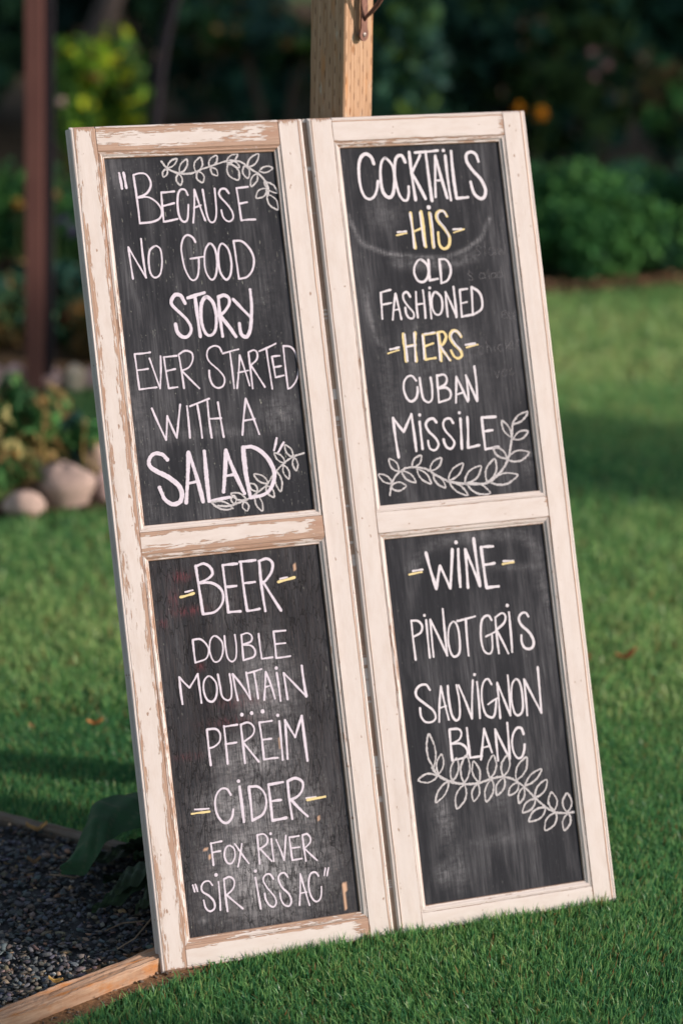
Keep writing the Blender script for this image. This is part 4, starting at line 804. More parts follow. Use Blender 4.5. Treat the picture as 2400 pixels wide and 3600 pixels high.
 ("1l","garland_d","garland",[("s",405,894,2528,989,2395,1145,2288,1398,2204,1661,2187,1894,2227,2085,2231,2267,2162,2441,2017,2609,1820,2762,1659,2941,1547,3112,1514,3259,1512),("s",303,919,2525,971,2659,984,2820,950,2964,903,3060,861,2964,836,2819,860,2658,919,2525),("s",303,970,2387,880,2432,779,2441,693,2406,638,2361,702,2324,795,2304,893,2329,970,2387),("s",303,992,2412,1056,2478,1097,2566,1097,2655,1078,2720,1028,2673,982,2596,970,2500,992,2412),("s",303,1152,2287,1049,2237,957,2153,906,2054,889,1976,966,2010,1058,2079,1124,2182,1152,2287),("s",303,1211,2273,1289,2347,1341,2449,1347,2553,1330,2629,1270,2577,1212,2488,1193,2377,1211,2273),("s",303,1417,2201,1313,2134,1240,2032,1224,1919,1239,1833,1318,1878,1398,1964,1431,2084,1417,2201),("s",303,1407,2213,1488,2311,1535,2440,1529,2565,1499,2653,1436,2583,1380,2470,1372,2335,1407,2213),("s",303,1641,2183,1571,2130,1525,2054,1522,1972,1539,1911,1594,1947,1646,2013,1661,2099,1641,2183),("s",303,1662,2194,1696,2286,1697,2392,1657,2483,1610,2542,1582,2475,1570,2379,1601,2276,1662,2194),("s",303,1893,2220,1808,2152,1750,2055,1739,1952,1755,1876,1820,1923,1884,2006,1909,2116,1893,2220),("s",303,1864,2231,1944,2308,1993,2412,1992,2518,1966,2595,1904,2541,1847,2450,1835,2336,1864,2231),("s",303,2102,2218,2018,2175,1957,2104,1939,2021,1947,1955,2011,1984,2077,2042,2109,2129,2102,2218),("s",303,2093,2236,2174,2302,2226,2395,2231,2492,2211,2564,2149,2518,2089,2439,2071,2335,2093,2236),("s",303,2345,2106,2262,2093,2193,2050,2160,1985,2154,1928,2216,1935,2286,1966,2332,2030,2345,2106),("s",303,2311,2146,2418,2203,2502,2296,2533,2404,2532,2489,2450,2450,2363,2372,2314,2260,2311,2146),("s",303,2422,2019,2358,1973,2314,1906,2305,1833,2315,1778,2364,1809,2412,1867,2432,1944,2422,2019),("s",303,2452,2043,2560,2066,2665,2123,2736,2202,2770,2269,2689,2255,2588,2212,2503,2133,2452,2043),("s",303,2608,1813,2510,1803,2424,1758,2376,1686,2360,1621,2433,1625,2519,1656,2582,1726,2608,1813),("s",303,2602,1827,2704,1860,2791,1927,2833,2015,2843,2088,2766,2067,2679,2014,2620,1925,2602,1827),("s",303,2769,1651,2654,1655,2546,1616,2479,1541,2449,1469,2534,1463,2638,1486,2723,1556,2769,1651),("s",303,2906,1577,2962,1651,2978,1741,2945,1823,2898,1877,2853,1823,2825,1742,2847,1652,2906,1577),("s",303,2941,1547,2834,1519,2750,1452,2715,1362,2714,1286,2795,1304,2883,1355,2934,1445,2941,1547),("s",303,3132,1522,3202,1589,3234,1677,3212,1763,3171,1824,3116,1776,3073,1698,3082,1605,3132,1522),("s",303,3158,1508,3082,1459,3033,1384,3030,1303,3049,1241,3108,1275,3163,1338,3179,1424,3158,1508)]),
]


WORDS = dict(because='word BECAUSE with an opening quotation mark', no_good='words NO GOOD', story='bold word STORY', ever_started='words EVER STARTED',
    with_a='words WITH A', salad='bold word SALAD with a closing quotation mark', beer='word BEER with white dashes', double='word DOUBLE', mountain='word MOUNTAIN with three dots below',
    pfreim='word PFREIM', cider='word CIDER', fox_river='words FOX RIVER', sir_issac='quoted words SIR ISSAC', dashes='cream yellow dashes beside the headings',
    cocktails='bold word COCKTAILS', his='cream yellow parts of the words HIS and HERS', his_white='white parts of the words HIS and HERS', old='word OLD',
    fashioned='word FASHIONED', cuban='word CUBAN', missile='word MISSILE', ghost='faint traces of erased menu words', wine='word WINE with white dashes',
    pinot_gris='words PINOT GRIS', sauvignon='word SAUVIGNON', blanc='word BLANC',
    garland_a='leafy chalk garland in the top right corner', garland_b='leafy chalk garland overlapping the last word', garland_c='leafy chalk garland curving up the right side',
    garland_d='leafy chalk garland under the last word')
def lettering(panel, pid):
    for gi, (p, nm, mt, st) in enumerate(STROKES):
        if p != pid: continue
        V, F = [], []; r = np.random.default_rng(gi + 50)
        base = 0.00025 + (0.0006 if mt == 'yellow' else 0.0009 if nm == 'his_white' else 0.0003 if mt != 'ghost' else 0)
        for si, s in enumerate(st):
            k, w = s[0], s[1] * 1e-5
            pts = [np.array((s[i] * 1e-4, s[i + 1] * 1e-4)) for i in range(2, len(s), 2)]
            off = base + si * 0.000012
            if k == 'd':
                c = pts[0]; cc = len(V); V.append((c[0], 0.008 - off, c[1]))
                for q in range(14):
                    t = 2 * math.pi * q / 14; V.append((c[0] + math.cos(t) * w / 2, .008 - off, c[1] + math.sin(t) * w / 2))
                for q in range(14): F.append((cc, cc + 1 + q, cc + 1 + (q + 1) % 14))
                continue
            if k in 'sc': pts = catmull(pts, closed=(k == 'c'))
            elif len(pts) == 2:          # a hand-drawn line is never quite straight
                d = pts[1] - pts[0]; nn = np.array([-d[1], d[0]]); bow = r.normal(0, 0.010)
                pts = [pts[0] + d * t + nn * bow * math.sin(math.pi * t) for t in np.linspace(0, 1, 7)]
            ribbon(V, F, pts, w * (1.15 if nm == 'his_white' else 0.9), off, mt in ('garland', 'ghost'), r)
        o = mesh_obj('chalk_garland' if mt == 'garland' else 'chalk_lettering', V, F, CHALK['lavender' if (mt == 'white' and pid[0] == '0') else mt], panel)
        o['label'] = WORDS[nm]

def door_matrix(x, y, yaw, lean):
    return Matrix.Translation((x, y, 0)) @ Matrix.Rotation(yaw, 4, 'Z') @ Matrix.Rotation(-lean, 4, 'X')

light = dict(peel=-0.05, amp=0.55)
LD = dict(seed=2, stile_l=dict(peel=0.23, amp=0.75, ea=.010, eb=.012, wa=.0215, wb=.013, bead=.0062), stile_r=dict(peel=0.09, amp=0.7, ea=.004, eb=.022, wa=.011, wb=.003, bead=.0062, lpos=.0072, lw=.0009),
          rail_top=dict(peel=0.37, amp=1.35, ea=.024, eb=.030, wa=.016, wb=.014, bead=.0035), rail_mid=dict(peel=0.37, amp=1.1, ea=.014, eb=.030, wa=.012, wb=.009),
          rail_bottom=dict(peel=0.24, amp=0.9, ea=.022, eb=.030, wa=.006, wb=.008),
          mould=[[dict(peel=.80, amp=1.3), dict(peel=.60, amp=.9), dict(peel=1.0, amp=1.1), dict(peel=.82, amp=1.3)],
                 [dict(peel=.80, amp=1.3), dict(peel=.60, amp=.9), dict(peel=1.0, amp=1.1), dict(peel=.70, amp=1.3)]])
RD = dict(seed=31, bare_lip=True, stile_l=dict(peel=.08, amp=.65, ea=.003, eb=.020, wa=.006, wb=.004, bead=.0062, lpos=.0068, lw=.0004),
          stile_r=dict(peel=.08, amp=.7, ea=.003, eb=.006, wa=.010, wb=.003, bead=.0048, lpos=.0085, lw=.0010),
          rail_top=dict(peel=.17, amp=.75, ea=.034, eb=.020, wa=.006, wb=.003, bead=.005, lpos=.0068, lw=.0008), rail_mid=dict(peel=.10, amp=.75, ea=.007, eb=.011, wa=.002, wb=.002),
          rail_bottom=dict(peel=.04, amp=.5, ea=.005, eb=.012, wa=.002, wb=.003),
          mould=[[dict(peel=.68, amp=1.1), dict(peel=.45, amp=.8), dict(peel=.80, amp=1.0), dict(peel=.65, amp=1.1)],
                 [dict(peel=.60, amp=1.0), dict(peel=.45, amp=.8), dict(peel=.82, amp=1.0), dict(peel=.45, amp=1.0)]])
LP = [dict(id='0l', label='cracked black panel with the beer and cider list', crack=1.0, dust=0.30, fleck=0.5, smudge=[
        ('g', .50, .17, .30, .13, .95), ('g', .40, .33, .22, .07, .75), ('g', .50, .45, .22, .06, .65), ('g', .60, .62, .14, .10, .65), ('g', .72, .30, .10, .12, .45), ('g', .42, .08, .34, .05, .35), ('g', .62, .60, .10, .2, .2), ('g', .40, .87, .10, .05, .12),
        ('r', .20, .935, .05, .012, .8), ('r', .15, .88, .03, .03, .35), ('r', .22, .845, .09, .010, .6), ('r', .08, .82, .02, .01, .6), ('r', .25, .70, .02, .012, .6), ('r', .45, .60, .14, .015, .35), ('r', .40, .55, .16, .012, .3), ('r', .14, .475, .07, .008, .4), ('g', .12, .055, .03, .012, .5),
        ('b', .890, .060, .0065, .030), ('b', .896, .085, .009, .010), ('b', .63, .478, .006, .014), ('b', .17, .235, .010, .005), ('b', .185, .215, .006, .005), ('b', .80, .275, .004, .006), ('b', .76, .012, .02, .003), ('b', .55, .008, .03, .002), ('b', .33, .985, .012, .002), ('b', .82, .93, .003, .008)]),
      dict(id='0u', label='black panel with the salad quote', crack=0.0, dust=0.38, fleck=0.9, smudge=[
        ('g', .82, .28, .10, .05, .22), ('g', .05, .3, .08, .12, .12), ('g', .08, .05, .12, .06, .10), ('g', .12, .93, .10, .05, .10), ('g', .8, .6, .12, .10, .08), ('a', [(.2, .24), (.5, .25), (.7, .23)], .03, .12)])]
RP = [dict(id='1l', label='black panel with the wine list', crack=0.0, dust=0.40, fleck=0.15, smudge=[
        ('g', .95, .75, .03, .10, .22), ('g', .20, .24, .05, .07, .30), ('g', .52, .29, .06, .06, .22), ('g', .17, .09, .05, .03, .28), ('g', .5, .16, .2, .015, .12), ('g', .25, .10, .05, .06, .20),
        ('a', [(.18, .90), (.3, .96), (.6, .97), (.85, .96), (.94, .90), (.92, .82)], .035, .14), ('a', [(.55, .885), (.75, .875), (.9, .87)], .02, .12)]),
      dict(id='1u', label='black panel with the cocktail list', crack=0.0, dust=0.36, fleck=0.25, smudge=[
        ('a', [(.04, .80), (.10, .725), (.22, .695), (.40, .678), (.58, .672), (.70, .69), (.80, .72), (.86, .77)], .012, .34), ('a', [(.28, .668), (.42, .655), (.62, .655), (.74, .67)], .03, .20), ('g', .25, .80, .10, .04, .14),
        ('a', [(.09, .60), (.10, .53), (.12, .47), (.17, .43)], .018, .20), ('g', .16, .25, .06, .2, .14), ('g', .50, .4, .25, .10, .12), ('g', .93, .11, .04, .05, .22), ('g', .55, .28, .15, .04, .08),
        ('a', [(.28, .40), (.36, .50), (.30, .36), (.42, .49)], .02, .13)])]
LR = [(0.0, 0.0350), (0.6338, 0.6680), (1.2600, DH)]
RRr = [(0.0, 0.0295), (0.6308, 0.6645), (1.2608, DH)]
make_door("chalkboard_door", "left of the two tall white doors, badly peeling frame, with the quote and beer list in chalk", door_matrix(-0.2616, 3.2934, .3662, .3619), LR, LD, LP)
make_door("chalkboard_door", "right of the two tall white doors, mostly sound paint, with the cocktail and wine list in chalk", door_matrix(0.0998, 3.4295, .3646, .3599), RRr, RD, RP)

# ------------------------------------------------------------------ timber post with iron bracket
pw, TH = 0.0727, R(39.4)
post = empty("timber_post", (-0.0052, 3.918, 0), 0)
tag(post, "squared fir post with an iron hook bracket, standing behind the two doors", 'post')
dl = np.array([-math.cos(TH), math.sin(TH)]); dr = np.array([math.sin(TH), math.cos(TH)])
c0 = np.zeros(2); b = 0.0022
crn = [c0 + dl * b, c0 + dr * b, c0 + dr * (pw - b), c0 + dr * pw + dl * b, c0 + dr * pw + dl * (pw - b), c0 + dl * pw + dr * (pw - b), c0 + dl * pw + dr * b, c0 + dl * (pw - b)]
perim = [0]; 
for i in range(1, 9): perim.append(perim[-1] + float(np.linalg.norm(crn[i % 8] - crn[i - 1])))
V, F, UV = [], [], []; nz = 60; ZT = 2.05
r = np.random.default_rng(4)
for j in range(nz + 1):
    z = -0.1 + (ZT + 0.1) * j / nz
    for i in range(9):
        c = crn[i % 8]; V.append((c[0] + r.normal(0, .0001), c[1], z)); UV.append((z, perim[i]))
for j in range(nz):
    for i in range(8): a = j * 9 + i; F.append((a, a + 1, a + 10, a + 9))
F.append(tuple(nz * 9 + i for i in range(8)))
mesh_obj("shaft", V, F, POSTWOOD, post, uv=UV)
# bracket: a flat strap standing off the right face, round lower end, a hook arm curving out
nR = np.array([math.cos(TH), -math.sin(TH)])      # outward normal of the right face
def on_face(a, out, z): c = dr * a + nR * out; return (c[0], c[1], z)
ca = 0.0345; zc = 1.341
outl = []
hw = 0.0088
for k in range(13):
    t = math.pi + math.pi * k / 12; outl.append((ca + math.cos(t) * 0.0105, zc + math.sin(t) * 0.0105))
outl += [(ca + 0.0102, zc + .004), (ca + hw * .85, zc + 0.010), (ca + hw * .85, 1.56), (ca - hw * .85, 1.56), (ca - hw * .85, zc + 0.010), (ca - 0.0102, zc + .004)]
n = len(outl); o0, o1 = 0.0090, 0.0120
V = [on_face(a, o1, z) for a, z in outl] + [on_face(a, o0, z) for a, z in outl]
F = [tuple(range(n))] + [tuple(range(2 * n - 1, n - 1, -1))] + [(i, i + n, (i + 1) % n + n, (i + 1) % n) for i in range(n)]
br_ = mesh_obj("hook_bracket", V, F, RUST, post)
V, F = [], []
for rr, oo in ((0.0001, 0.0140), (0.0024, 0.0138), (0.0036, 0.0132), (0.0040, 0.0121), (0.0040, 0.0)):
    for k in range(14):
        t = 2 * math.pi * k / 14; V.append(on_face(ca + math.cos(t) * rr, oo, zc + math.sin(t) * rr))
for j in range(4):
    for k in range(14): F.append((j * 14 + k, j * 14 + (k + 1) % 14, (j + 1) * 14 + (k + 1) % 14, (j + 1) * 14 + k))
mesh_obj("screw", V, F, mat_plain("worn_screw", (0.25, 0.2, 0.18), (0.5, 0.45, 0.42), (300, 300, 300), 0.4, metal=0.6), br_, smooth=True)
V, F = tube([on_face(ca, 0.0110, 1.362), on_face(ca, 0.0165, 1.370), on_face(ca + .002, 0.026, 1.379), on_face(ca + .003, 0.036, 1.390), on_face(ca + .004, 0.046, 1.404),
             on_face(ca + .004, 0.058, 1.420), on_face(ca + .004, 0.074, 1.430), on_face(ca + .004, 0.092, 1.430), on_face(ca + .004, 0.104, 1.440), on_face(ca + .004, 0.108, 1.456), on_face(ca + .004, 0.104, 1.468)],
            [0.0014, 0.0030, .0038, .0040, .0040, .0040, .0040, .0040, .0040, .0038, .0034], 10)
mesh_obj("hook_arm", V, F, RUST, br_, smooth=True)

# ------------------------------------------------------------------ foliage tools
def leaf_cloud(cx, cy, cz, rx, ry, rz, n, size, pal, seed, lumps=9, zmin=0.01, flat=0.0, elong=1.6):
    r = np.random.default_rng(seed)
    ctr = np.stack([r.normal(0, .45, lumps), r.normal(0, .45, lumps), r.normal(0, .42, lumps)], 1)
    ctr /= np.maximum(1, np.linalg.norm(ctr, axis=1)[:, None] / .8)
    k = r.integers(0, lumps, n); rad = r.uniform(.30, .52, lumps)[k]
    d = r.normal(0, 1, (n, 3)); d /= np.linalg.norm(d, axis=1)[:, None]
    P = ctr[k] + d * (rad * (r.random(n) ** 0.35))[:, None]
    P = P * np.array([rx, ry, rz]) + np.array([cx, cy, cz])
    P[:, 2] = np.maximum(P[:, 2], zmin + r.random(n) * 0.03)
    nrm = d * 0.8 + r.normal(0, .6, (n, 3)) + np.array([0, 0, .35]); nrm /= np.linalg.norm(nrm, axis=1)[:, None]
    a = np.cross(nrm, r.normal(0, 1, (n, 3))); a /= np.linalg.norm(a, axis=1)[:, None]; b_ = np.cross(nrm, a)
    s = size * r.uniform(.6, 1.35, n)[:, None]
    V = np.stack([P - a * s * elong / 2, P + b_ * s / 2 - a * s * .1, P + a * s * elong / 2 + nrm * s * .15, P - b_ * s / 2 - a * s * .1], 1).reshape(-1, 3)
    F = (np.arange(n)[:, None] * 4 + np.arange(4)[None])
    pal = np.array(pal, float); tone = r.integers(0, len(pal), lumps)
    pick = np.where(r.random(n) < .6, tone[k], r.integers(0, len(pal), n))
    c = pal[pick] * r.uniform(.7, 1.3, (n, 1))
    return V, F, np.repeat(c, 4, 0)

def shrub(name, label, cat, x, y, rx, ry, rz, n, size, pal, seed, group=None, cz=None, trunk=True, lumps=9, elong=1.6, part='foliage', tr=.02):
    root = empty(name, (x, y, 0)); tag(root, label, cat, group)
    V, F, c = leaf_cloud(0, 0, cz if cz is not None else rz * .9, rx, ry, rz, n, size, pal, seed, lumps, elong=elong)
    fast_mesh(part, V, F, LEAF, root, cols=np.clip(c, 0, 1))
    if trunk:
        r = random.Random(seed); VV, FF = [], []
        h = (cz or rz * .9)
        for q in range(5):
            a = r.uniform(0, 6.28); L = r.uniform(.3, .8)
            v, f = tube([(math.cos(a) * tr, math.sin(a) * tr, -.03), (math.cos(a) * rx * L * .4, math.sin(a) * ry * L * .4, h * .5), (math.cos(a) * rx * L, math.sin(a) * ry * L, h * 1.2)], [tr, tr * .7, tr * .25], 6)
            o_ = len(VV); VV += v; FF += [tuple(i + o_ for i in g_) for g_ in f]
        mesh_obj('stems' if tr < .05 else 'trunk', VV, FF, BARK, root)
    return root

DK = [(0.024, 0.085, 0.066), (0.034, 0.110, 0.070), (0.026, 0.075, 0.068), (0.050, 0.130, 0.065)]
MID = [(0.055, 0.190, 0.060), (0.085, 0.24, 0.065), (0.035, 0.13, 0.05)]
BR = [(0.060, 0.150, 0.030), (0.10, 0.19, 0.030), (0.045, 0.11, 0.030)]
YG = [(0.42, 0.50, 0.02), (0.22, 0.40, 0.03), (0.05, 0.12, 0.03), (0.16, 0.10, 0.03), (0.07, 0.18, 0.03)]
BRN = [(0.22, 0.15, 0.06), (0.08, 0.14, 0.045), (0.12, 0.09, 0.04)]
DRY = [(0.38, 0.34, 0.14), (0.16, 0.28, 0.09), (0.24, 0.17, 0.07), (0.08, 0.22, 0.07), (0.07, 0.18, 0.08)]

# tall dark hedge behind everything: shrub by shrub
HG = 'dark shrubs of the hedge behind the lawn'
hedge = [(-2.3, 12.6, "darkest hedge shrub behind the rust brown post at the left", DK), (-1.15, 13.2, "dark hedge shrub behind the yellow green bush", DK),
         (-0.15, 12.2, "dark hedge shrub just left of the squared post", DK + [(.04, .085, .03)]), (0.85, 11.8, "dark hedge shrub right of the squared post", DK + [(.05, .10, .03)]),
         (1.75, 11.9, "dark hedge shrub behind the pale pink roses", DK), (2.7, 12.2, "dark hedge shrub at the right picture edge", DK + [(.05, .09, .03)])]
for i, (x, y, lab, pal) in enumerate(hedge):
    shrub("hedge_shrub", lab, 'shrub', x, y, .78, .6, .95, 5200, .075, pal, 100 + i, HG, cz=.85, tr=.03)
# low nearer plants of the border
LG = 'low leafy plants along the edge of the flower bed'
low = [(0.92, 8.86, .40, .22, "mid green leafy plant beside the right door's upper edge", MID), (1.50, 9.02, .45, .24, "low green leafy plant at the right picture edge above the lawn", MID),
       (0.45, 9.1, .4, .28, "leafy plant hidden mostly behind the doors", DK), (-1.22, 8.6, .30, .24, "bright green plant left of the rust brown post", BR[:1] + MID), (-0.72, 8.3, .34, .24, "green leafy plant between the brown post and the left door", MID),
       (-1.5, 8.0, .3, .25, "green plant at the left picture edge", MID), (-0.95, 7.6, .28, .15, "dark leafy plant at the foot of the rust brown post", DK + BRN[:1]), (-1.25, 7.45, .22, .12, "orange tinged low plant left of the rust brown post", BRN + [(.26, .12, .03)]),
       (-0.66, 7.35, .20, .11, "orange flecked low plant between brown post and left door", BRN + [(.26, .12, .03)])]
right_spots = [("half hidden", .62, 8.95), ("narrow", .80, 8.72), ("broad", 1.02, 8.90), ("taller", 1.18, 9.25), ("small", 1.28, 8.88), ("dense", 1.42, 9.15), ("spreading", 1.62, 9.0)]
for q, (adj, x_, y_) in enumerate(right_spots):
    low.append((x_, y_, .26, .19 + .03 * (q % 3), adj + " green border plant" + [" directly beside the right door", " just behind the far lawn edge near the door", " in the middle of the green bank at the right", " at the back of the green bank at the right", " low at the far lawn edge on the right", " behind the small plant on the right", " at the very right end of the green bank"][q], MID if q % 2 else MID + DK[:2]))
for i, (x, y, rx, rz, lab, pal) in enumerate(low):
    shrub("border_plant", lab, 'plant', x, y, rx, rx * .7, rz, 3000, .025, pal, 200 + i, LG, cz=rz * .8, tr=.008, lumps=18)
shrub("golden_conifer", "bright yellow green bush behind the top left corner of the left door", 'bush', -0.98, 9.9, .21, .20, .34, 2300, .034, YG, 301, cz=.46, lumps=20, tr=.02)
shrub("leafy_bush", "lighter green leafy branch just right of the squared post", 'bush', 0.22, 9.6, .16, .2, .42, 1100, .045, BR + DK, 302, cz=.62, lumps=14, tr=.012)
shrub("olive_bush", "olive and rust tinted bush left of the squared post at the picture top", 'bush', -0.30, 10.8, .40, .3, .16, 1500, .05, BR + BRN + DK, 303, cz=.66, lumps=12, tr=.02)
shrub("olive_bush", "olive brown foliage at the right picture edge beside the hedge", 'bush', 1.38, 10.3, .26, .25, .20, 800, .05, BRN + DK + MID, 304, cz=.42, lumps=10, tr=.012)

# flowers: each bloom cluster on its own stalk
def bloom(name, label, cat, x, y, z, r0, pal, n=26, group=None, seed=0, stalk=(0.05, 0.10, 0.03), flat=.7):
    root = empty(name, (x, y, 0)); tag(root, label, cat, group)
    r = np.random.default_rng(seed)
    V, F, C = [], [], []
    for i in range(n):
        a = r.uniform(0, 6.28); e = r.uniform(-.4, 1.4); d = np.array([math.cos(a) * math.cos(e), math.sin(a) * math.cos(e), math.sin(e)])
        sd_ = np.cross(d, [0, 0, 1.01]); sd_ /= np.linalg.norm(sd_) + 1e-9; upv = np.cross(sd_, d)
        L = r0 * r.uniform(.7, 1.1); w_ = L * .55; c0_ = np.array([0, 0, z]); b0 = len(V)
        V += [c0_, c0_ + d * L * .5 + sd_ * w_ * .5, c0_ + d * L + upv * L * .15 * flat, c0_ + d * L * .5 - sd_ * w_ * .5]
        F.append((b0, b0 + 1, b0 + 2, b0 + 3)); cc = np.array(pal[r.integers(0, len(pal))]) * r.uniform(.85, 1.1); C += [(*cc, 1)] * 4
    mesh_obj('petals', V, F, PETAL, root, cols=np.clip(C, 0, 1))
    v, f = tube([(0.01, 0.01, 0), (-.008, .004, z * .5), (0, 0, z)], [.006, .004, .003], 6)
    mesh_obj('stalk', v, f, LEAF, root, cols=[(*stalk, 1)] * len(v), smooth=True)
    return root
PK = [(.75, .48, .46), (.68, .40, .40)]
for i, (x, y, z, r0, lab) in enumerate(((0.996, 10.0, .672, .035, "topmost pale pink rose of the three in front of the dark hedge"), (1.057, 10.0, .616, .038, "rightmost and brightest pale pink rose in front of the dark hedge"),
                                     (1.012, 10.0, .569, .036, "lowest pale pink rose of the three in front of the dark hedge"))):
    bloom("pale_rose", lab, 'flower', x, y, z, r0, PK, group='pale pink roses', seed=i)
bloom("pale_rose", "single pale pink rose between the rust brown post and the left door", 'flower', -0.997, 8.5, .634, .026, [(.85, .66, .64)], group='pale pink roses', seed=9)
YL = [(.80, .42, .02), (.75, .34, .02)]
bloom("yellow_flower", "left and smaller of the two yellow flowers above the right door's corner", 'flower', 0.658, 9.3, .530, .034, YL, group='yellow flowers', seed=21)
bloom("yellow_flower", "right and larger of the two yellow flowers above the right door's corner", 'flower', 0.742, 9.3, .508, .042, YL, group='yellow flowers', seed=22, n=34)
for i, (x, y, z, r0, pal, lab) in enumerate(((-1.062, 7.8, .390, .034, [(.55, .33, .08), (.40, .28, .10)], "golden flower left of the rust brown post"), (-0.954, 7.9, .409, .026, [(.45, .32, .12)], "dull golden flower right of the rust brown post"),
            (-0.895, 7.6, .375, .030, [(.16, .12, .28), (.12, .10, .20)], "upper purple flower head beside the left door's edge"), (-0.868, 7.62, .335, .036, [(.16, .12, .28), (.12, .10, .20)], "lower purple flower head beside the left door's edge"),
            (-0.859, 7.3, .130, .016, [(.55, .08, .07)], "small red flower left of the left door"), (1.160, 8.9, .103, .024, [(.42, .05, .05)], "small red flower at the right picture edge above the lawn"),
            (-1.05, 8.0, .155, .022, [(.40, .10, .05)], "dull red flower left of the rust brown post"), (1.0, 8.75, .05, .02, [(.30, .09, .05)], "dark red flower low over the lawn edge on the right"))):
    bloom("border_flower", lab, 'flower', x, y, z, r0, pal, group='flowers in the border', seed=40 + i)
# fallen petals and litter along the far lawn edge
x = rng.uniform(.55, 1.6, 110); y = 8.50 + (x - .75) * .26 + rng.normal(0, .05, 110); n = len(x)
pal = np.array([(.45, .22, .12), (.50, .28, .18), (.30, .16, .09), (.40, .33, .14)])[rng.integers(0, 4, n)]
chips("leaf_litter", x, y, np.full(n, .02), rng.uniform(.006, .015, n), pal, "orange brown litter along the far lawn edge at the right", 'litter')

# ------------------------------------------------------------------ rocks
def rock(name, label, x, y, sx, sy, sz, seed, colr, group, z=0.0, rz=0.0):
    r = np.random.default_rng(seed); V, F = [], []; nu, nv = 22, 12
    ph = r.uniform(0, 6.28, 6)
    for j in range(nv + 1):
        th = math.pi * j / nv
        for i in range(nu):
            a = 2 * math.pi * i / nu
            d = np.array([math.sin(th) * math.cos(a), math.sin(th) * math.sin(a), math.cos(th)])
            k = 1 + .10 * math.sin(2 * a + ph[0]) * math.sin(th) + .07 * math.sin(3 * d[2] * 2 + ph[1]) + .05 * math.sin(3 * a + ph[2] + 2 * d[2]) + .03 * math.sin(7 * d[0] + 5 * d[1] + ph[3])
            V.append((d[0] * sx * k, d[1] * sy * k, d[2] * sz * k))
    for j in range(nv):
        for i in range(nu):
            F.append((j * nu + i, j * nu + (i + 1) % nu, (j + 1) * nu + (i + 1) % nu, (j + 1) * nu + i))
    o = mesh_obj(name, V, F, ROCK, smooth=True, cols=[(*colr, 1)] * len(V)); o.location = (x, y, z); o.rotation_euler = (0, 0, rz)
    return tag(o, label, 'rock', group)
RG = 'rounded field stones edging the near flower bed'
rock("field_stone", "largest rounded pinkish boulder left of the left door", -0.694, 5.78, .082, .080, .062, 1, (.40, .30, .26), RG, .038)
rock("field_stone", "small rounded stone at the left picture edge", -0.775, 5.66, .047, .045, .034, 2, (.48, .36, .31), RG, .022)
rock("field_stone", "brownish stone behind the largest boulder, half hidden by the door", -0.628, 6.00, .055, .05, .058, 3, (.38, .28, .24), RG, .035)
rock("field_stone", "pinkish stone right of the largest boulder, hidden mostly by the door", -0.588, 5.80, .036, .04, .045, 4, (.45, .32, .31), RG, .028)
FG = 'pink stones edging the far flower bed'
for i, (x, w, lab) in enumerate(((-1.03, .030, "far pink edging stone at the left picture edge"), (-0.965, .028, "far pink edging stone left of the rust brown post"), (-0.868, .036, "far pink edging stone just right of the rust brown post's foot"),
                            (-0.79, .034, "far pale edging stone, second from the left door"), (-0.725, .030, "far pink edging stone nearest the left door"))):
    rock("edging_stone", lab, x, 6.93, w * 1.15, .035, .040 + .008 * (i % 2), 20 + i, (.68, .46, .43) if i != 3 else (.60, .50, .38), FG, .026)

# near bed plants: thin dry stems with leaves and seed heads
NG = 'yellowing plants of the near flower bed'
near = [(-0.93, 5.85, .14, .17, "tall yellowing plant at the left picture edge above the boulders", DRY), (-0.80, 5.98, .12, .15, "loose yellow green plant above the small stone", DRY + MID), (-0.69, 6.0, .09, .10, "dark green clump behind the largest boulder", DK + MID[:1]),
        (-0.84, 5.76, .09, .07, "rusty orange plant beside the small stone", BRN + DRY)]
for i, (x, y, rx, rz, lab, pal) in enumerate(near):
    shrub("flower_bed_plant", lab, 'plant', x, y, rx, rx * .7, rz * .85, 620, .020, pal, 400 + i, NG, cz=rz * .95, tr=.004, lumps=11, elong=2.2)
for i, (x, y, z, r0, pal, lab) in enumerate(((-0.745, 5.85, .236, .016, [(.65, .45, .18)], "tall cream seed head leaning over the near bed"), (-0.655, 5.95, .155, .015, [(.55, .50, .26)], "pale seed head above the dark clump"),
            (-0.628, 5.93, .108, .013, [(.60, .50, .20)], "yellow seed head low beside the left door"), (-0.81, 5.78, .115, .014, [(.60, .28, .06)], "orange flower head above the small stone"))):
    bloom("seed_head", lab, 'flower', x, y, z, r0, pal, group='seed heads in the near bed', seed=70 + i, stalk=(.35, .27, .10))

# ------------------------------------------------------------------ rust brown post and iron garden arch
def slab(name, p0, p1, wx, wy, mat, parent):
    V = []
    for (x, y, z) in (p0, p1):
        for sx, sy in ((-1, -1), (1, -1), (1, 1), (-1, 1)): V.append((x + sx * wx / 2, y + sy * wy / 2, z))
    return mesh_obj(name, V, [(0, 1, 5, 4), (1, 2, 6, 5), (2, 3, 7, 6), (3, 0, 4, 7), (4, 5, 6, 7), (3, 2, 1, 0)], mat, parent)
pr_ = empty("rust_brown_post", (-0.893, 6.9, 0)); tag(pr_, "upright rust brown square post at the left side of the picture", 'post')
bx_ = slab("shaft", (-.012, 0, -.02), (0.030, 0, 1.9), .048, .05, RUSTPOST, pr_)
slab("side_flange", (0.0265, 0.02, .0), (0.0685, 0.02, 1.9), .026, .03, DARKIRON, pr_)
arch = empty("garden_arch", (-0.66, 8.6, 0)); tag(arch, "thin dark iron arch bending out of the picture top, left of the squared post", 'arch')
